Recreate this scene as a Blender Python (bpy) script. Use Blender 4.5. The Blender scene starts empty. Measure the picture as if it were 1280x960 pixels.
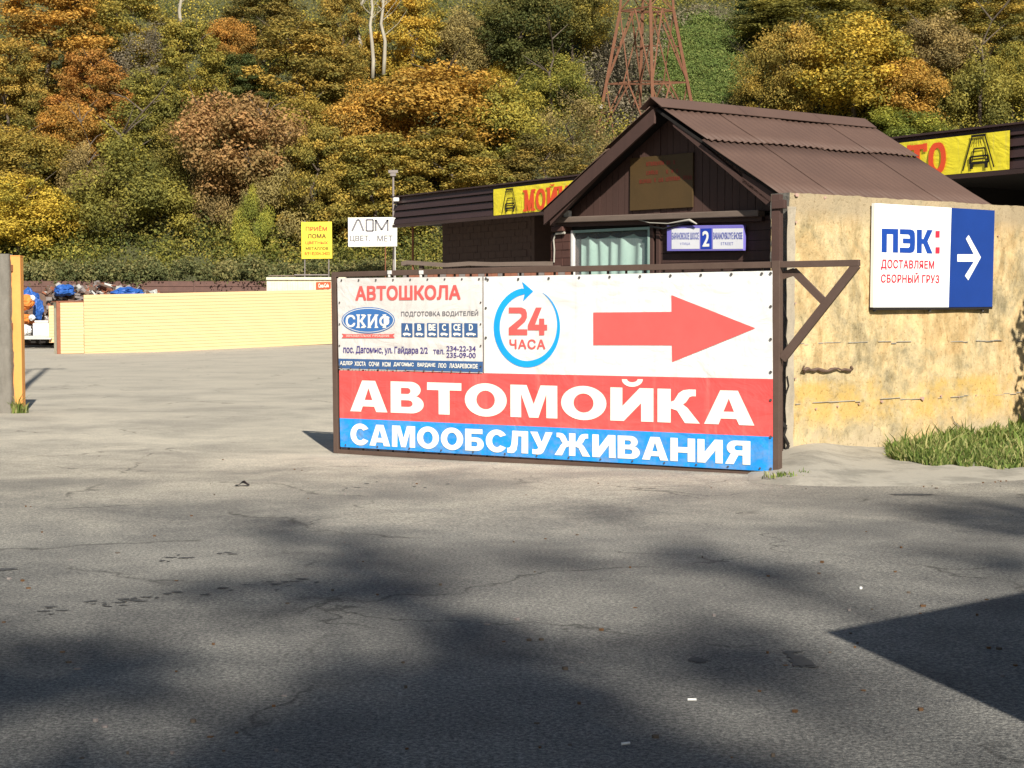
import bpy, math, random
import numpy as np
from mathutils import Vector, Matrix, noise
random.seed(7); rng = np.random.default_rng(7)
SC = bpy.context.scene; C = SC.collection
R = math.radians
# ---------------------------------------------------------------- camera, world, sun, exposure
FP = 2000.0; PITCH = math.atan(90/FP); EYE = Vector((0, 0, 1.6))
cam = bpy.data.cameras.new('camera'); co = bpy.data.objects.new('camera', cam); C.objects.link(co)
cam.sensor_width = 36; cam.lens = 36*FP/1280; cam.clip_end = 3000; cam.clip_start = .05
co.location = EYE; co.rotation_euler = (math.pi/2-PITCH, 0, 0); SC.camera = co
SV = Vector((-.37, 1.5, -1.0))                       # way the sunlight travels
EL = math.atan2(1, math.hypot(.37, 1.5)); AZ = math.atan2(.37, -1.5)
w = bpy.data.worlds.new("World"); SC.world = w; w.use_nodes = True
sky = w.node_tree.nodes.new('ShaderNodeTexSky'); sky.sky_type = 'NISHITA'; sky.sun_disc = False
sky.sun_elevation = EL; sky.sun_rotation = AZ; sky.air_density = 1.2; sky.dust_density = .6
bg = w.node_tree.nodes['Background']; bg.inputs[1].default_value = .05
w.node_tree.links.new(sky.outputs[0], bg.inputs[0])
sl = bpy.data.lights.new('sun', 'SUN'); so = bpy.data.objects.new('sun', sl); C.objects.link(so)
sl.energy = 5.0; sl.angle = R(.55); sl.color = (1, .95, .85)
so.rotation_euler = SV.to_track_quat('-Z', 'Y').to_euler(); so.location = (10, -40, 30)
SC.view_settings.view_transform = 'Standard'; SC.view_settings.look = 'None'
SC.view_settings.exposure = 0.54; SC.view_settings.gamma = 1

# ---------------------------------------------------------------- pixel helpers (pixels of the 1280x960 photograph)
_F = Vector((0, math.cos(PITCH), -math.sin(PITCH))); _U = Vector((0, math.sin(PITCH), math.cos(PITCH)))
def ray(px, py): return _F + Vector((1, 0, 0))*((px-640)/FP) + _U*((480-py)/FP)
def atY(px, py, Y):
    d = ray(px, py); return EYE + d*(Y/d.y)
def onz(px, py, z=0):
    d = ray(px, py); return EYE + d*((z-1.6)/d.z)
class Pl:
    """vertical plane through two ground points; s runs from a to b, off is towards the camera"""
    def __init__(s, a, b):
        s.a = Vector((a[0], a[1], 0)); s.u = Vector((b[0]-a[0], b[1]-a[1], 0)).normalized()
        n = Vector((s.u.y, -s.u.x, 0)); s.n = n if n.dot(-s.a) > 0 else -n
    def hit(s, px, py, off=0):
        d = ray(px, py); q = s.a+s.n*off
        return EYE + d*((q-EYE).dot(s.n)/d.dot(s.n))
    def sz(s, px, py, off=0):
        h = s.hit(px, py, off); return ((h-s.a).dot(s.u), h.z)
    def pt(s, a, z, off=0): return s.a+s.u*a+s.n*off+Vector((0, 0, z))

# ---------------------------------------------------------------- objects
def tag(o, label=None, cat=None, group=None, kind=None):
    if label: o['label'] = label
    if cat: o['category'] = cat
    if group: o['group'] = group
    if kind: o['kind'] = kind
    return o
def thing(name, loc, label, cat, group=None):
    o = bpy.data.objects.new(name, None); C.objects.link(o); o.location = loc; o.empty_display_size = .2
    return tag(o, label, cat, group)
def world_loc(o):
    v = Vector((0, 0, 0))
    while o: v = v+o.location; o = o.parent
    return v
class B:
    def __init__(s): s.v = []; s.f = []; s.m = []
    def poly(s, pts, mi=0):
        k = len(s.v); s.v += [tuple(p) for p in pts]; s.f.append(tuple(range(k, k+len(pts)))); s.m.append(mi)
    def prism(s, pts, vec, mi=0):
        n = len(pts); k = len(s.v); vec = Vector(vec)
        s.v += [tuple(p) for p in pts]+[tuple(Vector(p)+vec) for p in pts]
        s.f.append(tuple(range(k+n-1, k-1, -1))); s.f.append(tuple(range(k+n, k+2*n)))
        for i in range(n):
            j = (i+1) % n; s.f.append((k+i, k+j, k+n+j, k+n+i))
        s.m += [mi]*(n+2)
    def box(s, c, h, ax=None, mi=0):
        ax = ax or (Vector((1, 0, 0)), Vector((0, 1, 0)), Vector((0, 0, 1))); c = Vector(c)
        a, b, d = ax[0]*h[0], ax[1]*h[1], ax[2]*h[2]
        s.prism([c-a-b-d, c+a-b-d, c+a+b-d, c-a+b-d], d*2, mi)
    def bar(s, p, q, wd, dp, n, mi=0):
        """rectangular bar p->q; wd in the plane across n, dp along n"""
        p = Vector(p); q = Vector(q); t = (q-p).normalized(); n = Vector(n); n = (n-t*n.dot(t)).normalized(); x = t.cross(n)
        s.prism([p-x*wd/2-n*dp/2, p+x*wd/2-n*dp/2, p+x*wd/2+n*dp/2, p-x*wd/2+n*dp/2], q-p, mi)
    def tube(s, pts, rad, n=8, mi=0, cap=True):
        pts = [Vector(p) for p in pts]; rad = rad if hasattr(rad, '__len__') else [rad]*len(pts)
        k = len(s.v)
        for i, p in enumerate(pts):
            t = (pts[min(i+1, len(pts)-1)]-pts[max(i-1, 0)]).normalized()
            x = t.cross(Vector((.3, .2, 1)) if abs(t.z) < .9 else Vector((1, 0, 0))).normalized(); y = t.cross(x)
            for j in range(n):
                a = 2*math.pi*j/n; s.v.append(tuple(p+(x*math.cos(a)+y*math.sin(a))*rad[i]))
        for i in range(len(pts)-1):
            for j in range(n):
                s.f.append((k+i*n+j, k+i*n+(j+1) % n, k+(i+1)*n+(j+1) % n, k+(i+1)*n+j)); s.m.append(mi)
        if cap:
            s.f.append(tuple(range(k+n-1, k-1, -1))); e = k+(len(pts)-1)*n; s.f.append(tuple(range(e, e+n))); s.m += [mi, mi]
    def grid(s, fn, nu, nv, mi=0):
        k = len(s.v)
        for j in range(nv+1):
            for i in range(nu+1): s.v.append(tuple(fn(i/nu, j/nv)))
        for j in range(nv):
            for i in range(nu):
                a = k+j*(nu+1)+i; s.f.append((a, a+1, a+nu+2, a+nu+1)); s.m.append(mi(i, j) if callable(mi) else mi)
    def build(s, name, mats, parent=None, smooth=False, bev=0, label=None, kind=None):
        me = bpy.data.meshes.new(name); o = bpy.data.objects.new(name, me); C.objects.link(o)
        L = world_loc(parent) if parent else Vector((0, 0, 0))
        me.from_pydata([(x-L.x, y-L.y, z-L.z) for x, y, z in s.v], [], s.f)
        for m in (mats if isinstance(mats, (list, tuple)) else [mats]): me.materials.append(m)
        me.polygons.foreach_set('material_index', s.m)
        if smooth: me.polygons.foreach_set('use_smooth', [True]*len(me.polygons))
        me.update()
        if parent: o.parent = parent
        if bev:
            b = o.modifiers.new('bevel', 'BEVEL'); b.width = bev; b.segments = 2; b.limit_method = 'ANGLE'; b.harden_normals = False
        if label: o['label'] = label
        if kind: o['kind'] = kind
        return o

# ---------------------------------------------------------------- materials
def newmat(name):
    m = bpy.data.materials.new(name); m.use_nodes = True; nt = m.node_tree
    return m, nt, nt.nodes['Principled BSDF']
def N(nt, t, **k):
    n = nt.nodes.new('ShaderNode'+t)
    for a, b in k.items():
        if a.startswith('i_'): n.inputs[int(a[2:])].default_value = b
        else: setattr(n, a, b)
    return n
def ramp(nt, stops, src=None, interp='LINEAR'):
    r = N(nt, 'ValToRGB'); r.color_ramp.interpolation = interp; e = r.color_ramp.elements
    while len(e) < len(stops): e.new(.5)
    for x, (p, c) in zip(e, stops): x.position = p; x.color = (*c, 1) if len(c) == 3 else c
    if src is not None: nt.links.new(src, r.inputs[0])
    return r
def coords(nt, scale=(1, 1, 1)):
    t = N(nt, 'TexCoord'); g = N(nt, 'NewGeometry'); m = N(nt, 'Mapping'); m.inputs['Scale'].default_value = scale
    nt.links.new(g.outputs['Position'], m.inputs[0]); return m.outputs[0]
def nz(nt, vec, scale, detail=5, rough=.6, dist=0):
    n = N(nt, 'TexNoise'); n.inputs['Scale'].default_value = scale; n.inputs['Detail'].default_value = detail
    n.inputs['Roughness'].default_value = rough; n.inputs['Distortion'].default_value = dist
    nt.links.new(vec, n.inputs['Vector']); return n.outputs['Fac']
def mix(nt, fac, a, b, mode='MIX'):
    m = N(nt, 'Mix', data_type='RGBA', blend_type=mode)
    for i, v in ((0, fac), (6, a), (7, b)):
        if isinstance(v, (int, float)): m.inputs[i].default_value = v
        elif isinstance(v, tuple): m.inputs[i].default_value = (*v, 1)
        else: nt.links.new(v, m.inputs[i])
    return m.outputs[2]
def bump(nt, p, h, strength=.3, dist=.01):
    b = N(nt, 'Bump'); b.inputs['Strength'].default_value = strength; b.inputs['Distance'].default_value = dist
    nt.links.new(h, b.inputs['Height']); nt.links.new(b.outputs[0], p.inputs['Normal'])
def weathered(name, col, col2=None, scale=(3, 3, 3), rough=.6, bs=.2, bd=.004, amt=.5, metal=0, fine=30):
    m, nt, p = newmat(name); v = coords(nt, scale)
    col2 = col2 or tuple(c*.6 for c in col)
    a = nz(nt, v, 1.3, 6, .65); f = nz(nt, coords(nt), fine, 4, .7)
    r = ramp(nt, [(.5-amt*.4, col2), (.5+amt*.3, col)], a)
    c = mix(nt, .35, r.outputs[0], mix(nt, f, tuple(x*.7 for x in col), tuple(min(1, x*1.25) for x in col)))
    nt.links.new(c, p.inputs['Base Color']); p.inputs['Roughness'].default_value = rough; p.inputs['Metallic'].default_value = metal
    p.inputs['Specular IOR Level'].default_value = .35
    bump(nt, p, f, bs, bd); return m
def flat(name, col, rough=.55, dirt=.12):
    m, nt, p = newmat(name); a = nz(nt, coords(nt), 2.2, 6, .7)
    r = ramp(nt, [(.3, tuple(c*(1-dirt) for c in col)), (.6, col)], a)
    nt.links.new(r.outputs[0], p.inputs['Base Color']); p.inputs['Roughness'].default_value = rough
    p.inputs['Specular IOR Level'].default_value = .3
    return m
def vinyl(name, col, rough=.5):
    """banner cloth: faint grime, creases running from the fixings"""
    m, nt, p = newmat(name)
    g = nz(nt, coords(nt, (1, 1, .6)), 1.1, 6, .7); f = nz(nt, coords(nt), 60, 3)
    r = ramp(nt, [(.36, tuple(c*.90 for c in col)), (.54, col)], g)
    c = mix(nt, .10, r.outputs[0], mix(nt, f, tuple(x*.7 for x in col), col))
    sp = N(nt, 'SeparateXYZ'); nt.links.new(coords(nt), sp.inputs[0]); mz = N(nt, 'MapRange'); mz.inputs[1].default_value = .62; mz.inputs[2].default_value = .05; nt.links.new(sp.outputs[2], mz.inputs[0])
    dg = ramp(nt, [(.44, (0, 0, 0)), (.64, (1, 1, 1))], nz(nt, coords(nt, (1, 1, 1.6)), 4.5, 8, .75)); dz = mix(nt, 1, mz.outputs[0], dg.outputs[0], 'MULTIPLY'); dz = mix(nt, 1, dz, (.42, .42, .42), 'MULTIPLY')
    c = mix(nt, dz, c, (.34, .29, .23)); dr = ramp(nt, [(.55, (0, 0, 0)), (.72, (.22, .22, .22))], nz(nt, coords(nt, (7, 7, .5)), 1.4, 5, .6)); c = mix(nt, dr.outputs[0], c, (.36, .32, .27))
    nt.links.new(c, p.inputs['Base Color']); p.inputs['Roughness'].default_value = rough
    p.inputs['Specular IOR Level'].default_value = .3
    cr = nz(nt, coords(nt, (.8, .8, 3.2)), 1.2, 2, .5, .8); mp = coords(nt, (1.6, 1.6, 2.4)); w2 = nz(nt, mp, 1.1, 3, .5, 2.2); ad = N(nt, 'Math', operation='ADD'); nt.links.new(cr, ad.inputs[0]); nt.links.new(w2, ad.inputs[1]); bump(nt, p, ad.outputs[0], .40, .055); return m
WHITE = (.80, .785, .75); RED = (.85, .10, .095); BLUE = (.015, .30, .80)
M = dict(
 frame=weathered('brown_painted_steel', (.115, .075, .058), (.07, .042, .032), rough=.55, amt=.7),
 rust=weathered('rusty_steel', (.22, .085, .04), (.10, .04, .022), rough=.85, amt=.8),
 pylon=weathered('rusty_pylon', (.19, .080, .042), (.09, .042, .026), rough=.9, amt=.6),
 wood=weathered('brown_stained_boards', (.080, .042, .034), (.045, .026, .021), (9, 9, .8), rough=.7, amt=.8, bs=.35),
 wood2=weathered('weathered_ledge', (.20, .15, .12), (.10, .07, .055), (1, 1, 8), rough=.8, amt=.6),
 block=weathered('brown_facing_block', (.10, .045, .035), (.055, .028, .022), rough=.75, amt=.7, bs=.5),
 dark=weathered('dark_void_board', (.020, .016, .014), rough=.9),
 roof=weathered('brown_roof_sheet', (.118, .070, .053), (.080, .048, .038), (1.2, 1.2, 1.2), rough=.6, amt=.6, bs=.15, fine=45),
 fascia=weathered('dark_fascia', (.055, .030, .028), (.035, .020, .018), (.5, .5, 3), rough=.42, amt=.5),
 brickwall=weathered('brown_cladding', (.060, .034, .027), (.042, .024, .020), rough=.8, amt=.5),
 teal=weathered('teal_curtain', (.36, .50, .43), (.18, .30, .26), (2, 2, 1), rough=.85, amt=.6),
 yellow=weathered('yellow_siding', (.70, .47, .245), (.66, .44, .225), (.4, .4, .4), rough=.55, amt=.4, bs=.05),
 ypost=weathered('orange_yellow_paint', (.78, .35, .095), (.62, .27, .07), (4, 4, 1.5), rough=.5, amt=.5),
 brick_red=weathered('brown_edge', (.30, .11, .06), rough=.7),
 concrete=weathered('grey_concrete', (.22, .20, .17), (.09, .08, .065), (6, 6, 2), rough=.9, amt=.8, bs=.8, bd=.01, fine=22),
 pale=weathered('pale_steel', (.55, .54, .50), rough=.5),
 white=vinyl('banner_white', (.80, .785, .755)), red=vinyl('banner_red', RED), blue=vinyl('banner_blue', BLUE),
 school=vinyl('banner_pale_grey', (.70, .66, .63)),
 ink_w=flat('print_white', (.90, .86, .76)), ink_r=flat('print_red', (.86, .12, .11)), ink_b=flat('print_cyan', (.01, .36, .90)),
 ink_n=flat('print_navy', (.05, .115, .27)), ink_v=flat('print_violet', (.07, .05, .22)), ink_g=flat('print_grey', (.17, .16, .18)),
 ink_lb=flat('print_oval_blue', (.05, .16, .42)),
 pek_w=flat('sign_white', (.88, .88, .85), .3, .04), pek_b=flat('sign_blue', (.010, .045, .24), .3), pek_t=flat('sign_text_blue', (.012, .06, .33), .4), pek_r=flat('sign_text_red', (.70, .03, .06), .4),
 by=vinyl('banner_yellow', (.86, .72, .04)), ink_k=flat('print_black', (.015, .012, .01)), ink_rr=flat('print_orange_red', (.80, .09, .03)),
 signy=flat('sign_yellow', (.85, .66, .06), .4), ink_or=flat('print_dull_orange', (.62, .16, .02)), ink_br=flat('print_brown', (.14, .07, .015)),
 signw=flat('sign_cream_white', (.80, .79, .72), .5), cream=weathered('cream_container', (.72, .66, .50), (.55, .48, .34), rough=.5),
 olive=weathered('olive_brown_plate', (.085, .050, .018), (.060, .038, .014), (2, 2, 2), rough=.6, amt=.5), faded=flat('print_faded_red', (.20, .03, .02)),
 frame_v=flat('frame_violet', (.22, .19, .62), .4), adr_b=flat('address_blue', (.02, .06, .45), .4), adr_t=flat('address_text', (.14, .16, .50), .5), adr_w=flat('address_white', (.80, .80, .84), .5),
 tarp=weathered('blue_tarp', (.03, .12, .42), (.015, .06, .24), rough=.45, bs=.8, bd=.03, fine=6), sack=weathered('orange_sack', (.80, .25, .05), rough=.7),
 foam=weathered('white_sack', (.75, .73, .70), rough=.7), scrap=weathered('scrap_brown', (.16, .10, .07), (.07, .05, .045), (6, 6, 6), rough=.8, amt=.8),
 scrap2=weathered('scrap_grey', (.28, .24, .22), (.10, .08, .08), (6, 6, 6), rough=.7, amt=.8),
 bark=weathered('bark_brown', (.13, .10, .075), (.06, .045, .035), (3, 3, .8), rough=.95), bark_w=weathered('bark_pale', (.42, .38, .30), (.20, .17, .13), (3, 3, .8), rough=.9),
 fence=weathered('brown_profiled_fence', (.13, .065, .05), (.08, .042, .035), rough=.6),
 cable=flat('black_cable', (.02, .02, .02)), cablew=flat('pale_cable', (.45, .42, .36)), tin=weathered('metal_eyelet', (.10, .09, .085), rough=.4),
 terra=weathered('terracotta_boards', (.34, .12, .06), (.16, .10, .09), (5, 5, 1), rough=.8, amt=.9),
 edge=weathered('grey_mortar', (.42, .36, .27), (.22, .19, .15), (6, 6, 3), rough=.95, amt=.6, bs=.8, bd=.01),
 scab=flat('pink_plaster_scab', (.46, .30, .24)),
 butt=flat('cigarette_paper', (.85, .83, .78)), deadleaf=flat('dry_leaf', (.12, .06, .025)), tar=weathered('oil_stain', (.075, .073, .072), (.05, .05, .05), rough=.9),
)
# glass
gm, gnt, gp = newmat('window_glass'); gp.inputs['Base Color'].default_value = (.8, .9, .9, 1); gp.inputs['Roughness'].default_value = .05
gp.inputs['Alpha'].default_value = .12
# asphalt and yard
def ground_mat():
    m, nt, p = newmat('asphalt_and_dust'); v = coords(nt); sep = N(nt, 'SeparateXYZ'); nt.links.new(v, sep.inputs[0])
    big = nz(nt, coords(nt, (1, 1, 1)), .55, 9, .6, .3); mid = nz(nt, coords(nt, (1, 1, 1)), 3.2, 6, .7); fine = nz(nt, v, 46, 6, .9)
    vo = N(nt, 'TexVoronoi', feature='F1'); vo.inputs['Scale'].default_value = 95; nt.links.new(v, vo.inputs['Vector'])
    # dust grows with the distance from the road: y + wobble
    ma = N(nt, 'MapRange'); ma.inputs[1].default_value = 7.0; ma.inputs[2].default_value = 19.5; nt.links.new(sep.outputs[1], ma.inputs[0])
    ad = N(nt, 'Math', operation='MULTIPLY_ADD'); ad.inputs[1].default_value = .45; ad.inputs[2].default_value = -.22; nt.links.new(big, ad.inputs[0])
    sm = N(nt, 'Math', operation='ADD', use_clamp=True); nt.links.new(ma.outputs[0], sm.inputs[0]); nt.links.new(ad.outputs[0], sm.inputs[1])
    dust = ramp(nt, [(0, (.160, .157, .150)), (.35, (.228, .219, .200)), (.75, (.375, .342, .285)), (1, (.46, .418, .345))], sm.outputs[0])
    blot = ramp(nt, [(.38, (.72, .72, .73)), (.60, (1.14, 1.13, 1.11))], big)
    blot2 = ramp(nt, [(.33, (.84, .84, .85)), (.58, (1.06, 1.06, 1.05))], mid)
    fd = N(nt, 'MapRange'); fd.inputs[1].default_value = 14; fd.inputs[2].default_value = 40; fd.inputs[3].default_value = 1; fd.inputs[4].default_value = .25; nt.links.new(sep.outputs[1], fd.inputs[0])
    c = mix(nt, fd.outputs[0], dust.outputs[0], mix(nt, 1, dust.outputs[0], blot.outputs[0], 'MULTIPLY')); c = mix(nt, fd.outputs[0], c, mix(nt, .8, c, blot2.outputs[0], 'MULTIPLY'))
    g = ramp(nt, [(.38, (.34, .34, .35)), (.49, (.90, .90, .89)), (.60, (2.1, 2.05, 1.95))], fine)
    gf = N(nt, 'MapRange'); gf.inputs[1].default_value = 6; gf.inputs[2].default_value = 24; gf.inputs[3].default_value = 1; gf.inputs[4].default_value = .25
    nt.links.new(sep.outputs[1], gf.inputs[0])
    c = mix(nt, gf.outputs[0], c, mix(nt, 1, c, g.outputs[0], 'MULTIPLY'))
    # pale chips of aggregate
    ch = ramp(nt, [(0, (1, 1, 1)), (.09, (0, 0, 0))], vo.outputs['Distance']); gate = ramp(nt, [(.50, (0, 0, 0)), (.6, (1, 1, 1))], nz(nt, v, 33, 2))
    chm = mix(nt, 1, ch.outputs[0], gate.outputs[0], 'MULTIPLY')
    c = mix(nt, chm, c, mix(nt, 1, c, (2.1, 2.05, 1.9), 'MULTIPLY'))
    # cracks
    v2 = N(nt, 'TexVoronoi', feature='DISTANCE_TO_EDGE'); v2.inputs['Scale'].default_value = .33
    dv = N(nt, 'Vector', ) if False else None
    wn = N(nt, 'TexNoise'); wn.inputs['Scale'].default_value = 1.6; wn.inputs['Detail'].default_value = 5; nt.links.new(v, wn.inputs['Vector'])
    va = N(nt, 'VectorMath', operation='MULTIPLY_ADD'); va.inputs[1].default_value = (1.3, 1.3, 0); nt.links.new(wn.outputs['Color'], va.inputs[0]); nt.links.new(v, va.inputs[2])
    nt.links.new(va.outputs[0], v2.inputs['Vector'])
    ck = ramp(nt, [(0, (1, 1, 1)), (.009, (.0, .0, .0))], v2.outputs['Distance']); cg = ramp(nt, [(.47, (0, 0, 0)), (.56, (1, 1, 1))], nz(nt, v, .8, 3))
    ckm = mix(nt, 1, ck.outputs[0], cg.outputs[0], 'MULTIPLY')
    c = mix(nt, ckm, c, mix(nt, 1, c, (.42, .42, .42), 'MULTIPLY'))
    nt.links.new(c, p.inputs['Base Color']); p.inputs['Roughness'].default_value = .85; p.inputs['Specular IOR Level'].default_value = .25
    h = N(nt, 'Math', operation='ADD'); nt.links.new(fine, h.inputs[0]); nt.links.new(vo.outputs['Distance'], h.inputs[1])
    bump(nt, p, h.outputs[0], .8, .006); return m
M['ground'] = ground_mat()
def apron_mat():
    m, nt, p = newmat('pale_rough_concrete'); v = coords(nt); a = nz(nt, v, 1.7, 8, .7); f = nz(nt, v, 40, 4, .8)
    r = ramp(nt, [(.40, (.21, .19, .155)), (.54, (.40, .36, .295))], a); c = mix(nt, .3, r.outputs[0], mix(nt, f, (.10, .09, .07), (.66, .62, .52)))
    nt.links.new(c, p.inputs['Base Color']); p.inputs['Roughness'].default_value = .95; bump(nt, p, f, .7, .01); return m
M['apron'] = apron_mat()
def wall_mat():
    m, nt, p = newmat('ochre_plaster_stained'); v = coords(nt); sep = N(nt, 'SeparateXYZ'); nt.links.new(v, sep.inputs[0])
    big = nz(nt, v, .9, 10, .72, .8); fine = nz(nt, v, 26, 5, .75); st = nz(nt, coords(nt, (2.6, 2.6, .8)), 1.3, 9, .75, .6); med = nz(nt, v, 5.5, 6, .75)
    base = ramp(nt, [(.40, (.25, .21, .12)), (.46, (.46, .355, .18)), (.52, (.62, .42, .19)), (.60, (.70, .43, .17))], big)
    mr0 = N(nt, 'MapRange'); mr0.inputs[1].default_value = .38; mr0.inputs[2].default_value = .60; nt.links.new(med, mr0.inputs[0])
    c = mix(nt, .5, base.outputs[0], mix(nt, mr0.outputs[0], (.32, .265, .165), (.74, .575, .345)))
    # vertical dirty streaks
    sr = ramp(nt, [(.47, (1, 1, 1)), (.60, (.62, .59, .50))], st); c = mix(nt, .7, c, mix(nt, 1, c, sr.outputs[0], 'MULTIPLY'))
    # yellower band of old paint at knee height
    zr = ramp(nt, [(0, (0, 0, 0)), (.16, (0, 0, 0)), (.22, (1, 1, 1)), (.33, (1, 1, 1)), (.36, (0, 0, 0))]); mr = N(nt, 'MapRange'); mr.inputs[1].default_value = 0; mr.inputs[2].default_value = 2.86
    wob = N(nt, 'Math', operation='MULTIPLY_ADD'); wob.inputs[1].default_value = .3; nt.links.new(med, wob.inputs[0]); nt.links.new(sep.outputs[2], wob.inputs[2])
    nt.links.new(wob.outputs[0], mr.inputs[0]); nt.links.new(mr.outputs[0], zr.inputs[0])
    gate = ramp(nt, [(.42, (0, 0, 0)), (.56, (1, 1, 1))], nz(nt, v, 1.8, 6, .7)); zz = mix(nt, 1, zr.outputs[0], gate.outputs[0], 'MULTIPLY')
    c = mix(nt, mix(nt, 1, zz, (.75, .75, .75), 'MULTIPLY'), c, (.56, .36, .10))
    # mortar-grey patch and pale foot
    zf = ramp(nt, [(0, (1, 1, 1)), (.13, (.9, .9, .9)), (.2, (0, 0, 0))]); nt.links.new(mr.outputs[0], zf.inputs[0])
    zg = mix(nt, 1, zf.outputs[0], ramp(nt, [(.42, (0, 0, 0)), (.55, (1, 1, 1))], nz(nt, v, 2.3, 7, .7)).outputs[0], 'MULTIPLY')
    c = mix(nt, zg, c, (.46, .37, .24))
    zt = ramp(nt, [(.93, (0, 0, 0)), (1, (1, 1, 1))]); nt.links.new(mr.outputs[0], zt.inputs[0]); c = mix(nt, mix(nt, 1, zt.outputs[0], (.8, .8, .8), 'MULTIPLY'), c, (.33, .27, .18))
    pit = ramp(nt, [(.36, (.40, .36, .28)), (.44, (1, 1, 1))], fine); c = mix(nt, .6, c, mix(nt, 1, c, pit.outputs[0], 'MULTIPLY'))
    nt.links.new(c, p.inputs['Base Color']); p.inputs['Roughness'].default_value = .92; p.inputs['Specular IOR Level'].default_value = .2
    h = N(nt, 'Math', operation='ADD'); nt.links.new(fine, h.inputs[0]); nt.links.new(med, h.inputs[1]); bump(nt, p, h.outputs[0], .6, .015); return m
M['wall'] = wall_mat()
def leafmat(name, c1, c2, c3, tr=.3):
    m, nt, p = newmat(name); at = N(nt, 'Attribute', attribute_name='tone'); sp = N(nt, 'SeparateColor'); nt.links.new(at.outputs['Color'], sp.inputs[0])
    oi = N(nt, 'ObjectInfo')
    r = ramp(nt, [(0, c1), (.5, c2), (1, c3)], sp.outputs[0]); hv = N(nt, 'HueSaturation'); nt.links.new(r.outputs[0], hv.inputs['Color'])
    vr = N(nt, 'MapRange'); vr.inputs[3].default_value = .72; vr.inputs[4].default_value = 1.35; nt.links.new(sp.outputs[1], vr.inputs[0]); nt.links.new(vr.outputs[0], hv.inputs['Value'])
    hr = N(nt, 'MapRange'); hr.inputs[3].default_value = .485; hr.inputs[4].default_value = .515; nt.links.new(oi.outputs['Random'], hr.inputs[0]); nt.links.new(hr.outputs[0], hv.inputs['Hue'])
    nt.links.new(hv.outputs[0], p.inputs['Base Color']); p.inputs['Roughness'].default_value = .7; p.inputs['Specular IOR Level'].default_value = .2
    t = N(nt, 'BsdfTranslucent'); nt.links.new(hv.outputs[0], t.inputs[0]); mx = N(nt, 'MixShader'); mx.inputs[0].default_value = tr
    nt.links.new(p.outputs[0], mx.inputs[1]); nt.links.new(t.outputs[0], mx.inputs[2]); nt.links.new(mx.outputs[0], nt.nodes['Material Output'].inputs[0]); return m
LM = dict(
 orange=leafmat('leaves_orange', (.17, .14, .04), (.44, .23, .05), (.66, .34, .07)),
 yellow=leafmat('leaves_yellow', (.17, .17, .035), (.48, .35, .05), (.74, .50, .07)),
 gold=leafmat('leaves_gold', (.11, .12, .03), (.31, .25, .05), (.58, .40, .07)),
 olive=leafmat('leaves_olive', (.08, .085, .025), (.22, .185, .045), (.42, .31, .06)),
 green=leafmat('leaves_green', (.06, .08, .022), (.16, .165, .035), (.40, .34, .06)),
 dark=leafmat('leaves_dark_green', (.04, .06, .02), (.10, .115, .032), (.22, .19, .045)),
 rust=leafmat('leaves_rust', (.18, .13, .05), (.35, .19, .08), (.50, .25, .11)),
 brown=leafmat('leaves_brown', (.12, .10, .04), (.26, .19, .075), (.44, .31, .11)),
 grey=leafmat('leaves_grey_brown', (.10, .09, .06), (.20, .17, .11), (.30, .26, .16)),
 lime=leafmat('leaves_lime', (.10, .13, .03), (.25, .25, .045), (.52, .42, .07)),
 ivy=leafmat('leaves_ivy', (.06, .075, .028), (.15, .15, .055), (.32, .25, .10)),
 meadow=leafmat('leaves_meadow', (.08, .11, .03), (.13, .19, .045), (.26, .28, .08)),
 grass=leafmat('grass_blades', (.08, .12, .03), (.20, .27, .06), (.50, .45, .20), .45),
)
def hill_mat():
    m, nt, p = newmat('hill_ground'); v = coords(nt); a = nz(nt, v, .12, 8, .7); f = nz(nt, v, 1.6, 6, .8)
    r = ramp(nt, [(.35, (.05, .065, .02)), (.55, (.11, .10, .04)), (.7, (.17, .13, .06))], a); c = mix(nt, .5, r.outputs[0], mix(nt, f, (.02, .03, .01), (.2, .2, .07)))
    nt.links.new(c, p.inputs['Base Color']); p.inputs['Roughness'].default_value = 1; bump(nt, p, f, 1, .4); return m
M['hill'] = hill_mat()

# ---------------------------------------------------------------- text and flat print
_tc = {}
def glyphs(body, bold=0.0, sp=1.0, by=None):
    """outline text, thickened by laying shifted copies over each other (a tenth of a millimetre apart)"""
    by = bold if by is None else by; k = (body, bold, sp, by)
    if k in _tc: return _tc[k]
    cu = bpy.data.curves.new('t', 'FONT'); cu.body = body; cu.resolution_u = 4; cu.space_character = sp
    o = bpy.data.objects.new('t', cu); C.objects.link(o); bpy.context.view_layer.update()
    me = bpy.data.meshes.new_from_object(o.evaluated_get(bpy.context.evaluated_depsgraph_get()))
    V0 = [(v.co.x, v.co.y) for v in me.vertices]; F0 = [tuple(p.vertices) for p in me.polygons]
    bpy.data.objects.remove(o); bpy.data.curves.remove(cu); bpy.data.meshes.remove(me)
    V = []; Fc = []
    sh = [(0, 0)] if bold <= 0 else [(0, 0), (-1, -1), (1, -1), (1, 1), (-1, 1), (1.15, 0), (-1.15, 0), (0, 1.0), (0, -1.0)]
    for li, (sx, sy) in enumerate(sh):
        n0 = len(V); V += [(x+sx*bold, y+sy*by, li) for x, y in V0]; Fc += [tuple(n0+i for i in f) for f in F0]
    xs = [v[0] for v in V]; ys = [v[1] for v in V]; x0, x1, y0, y1 = min(xs), max(xs), min(ys), max(ys)
    _tc[k] = ([((x-x0)/(x1-x0), (y-y0)/(y1-y0), l) for x, y, l in V], Fc); return _tc[k]
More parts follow.
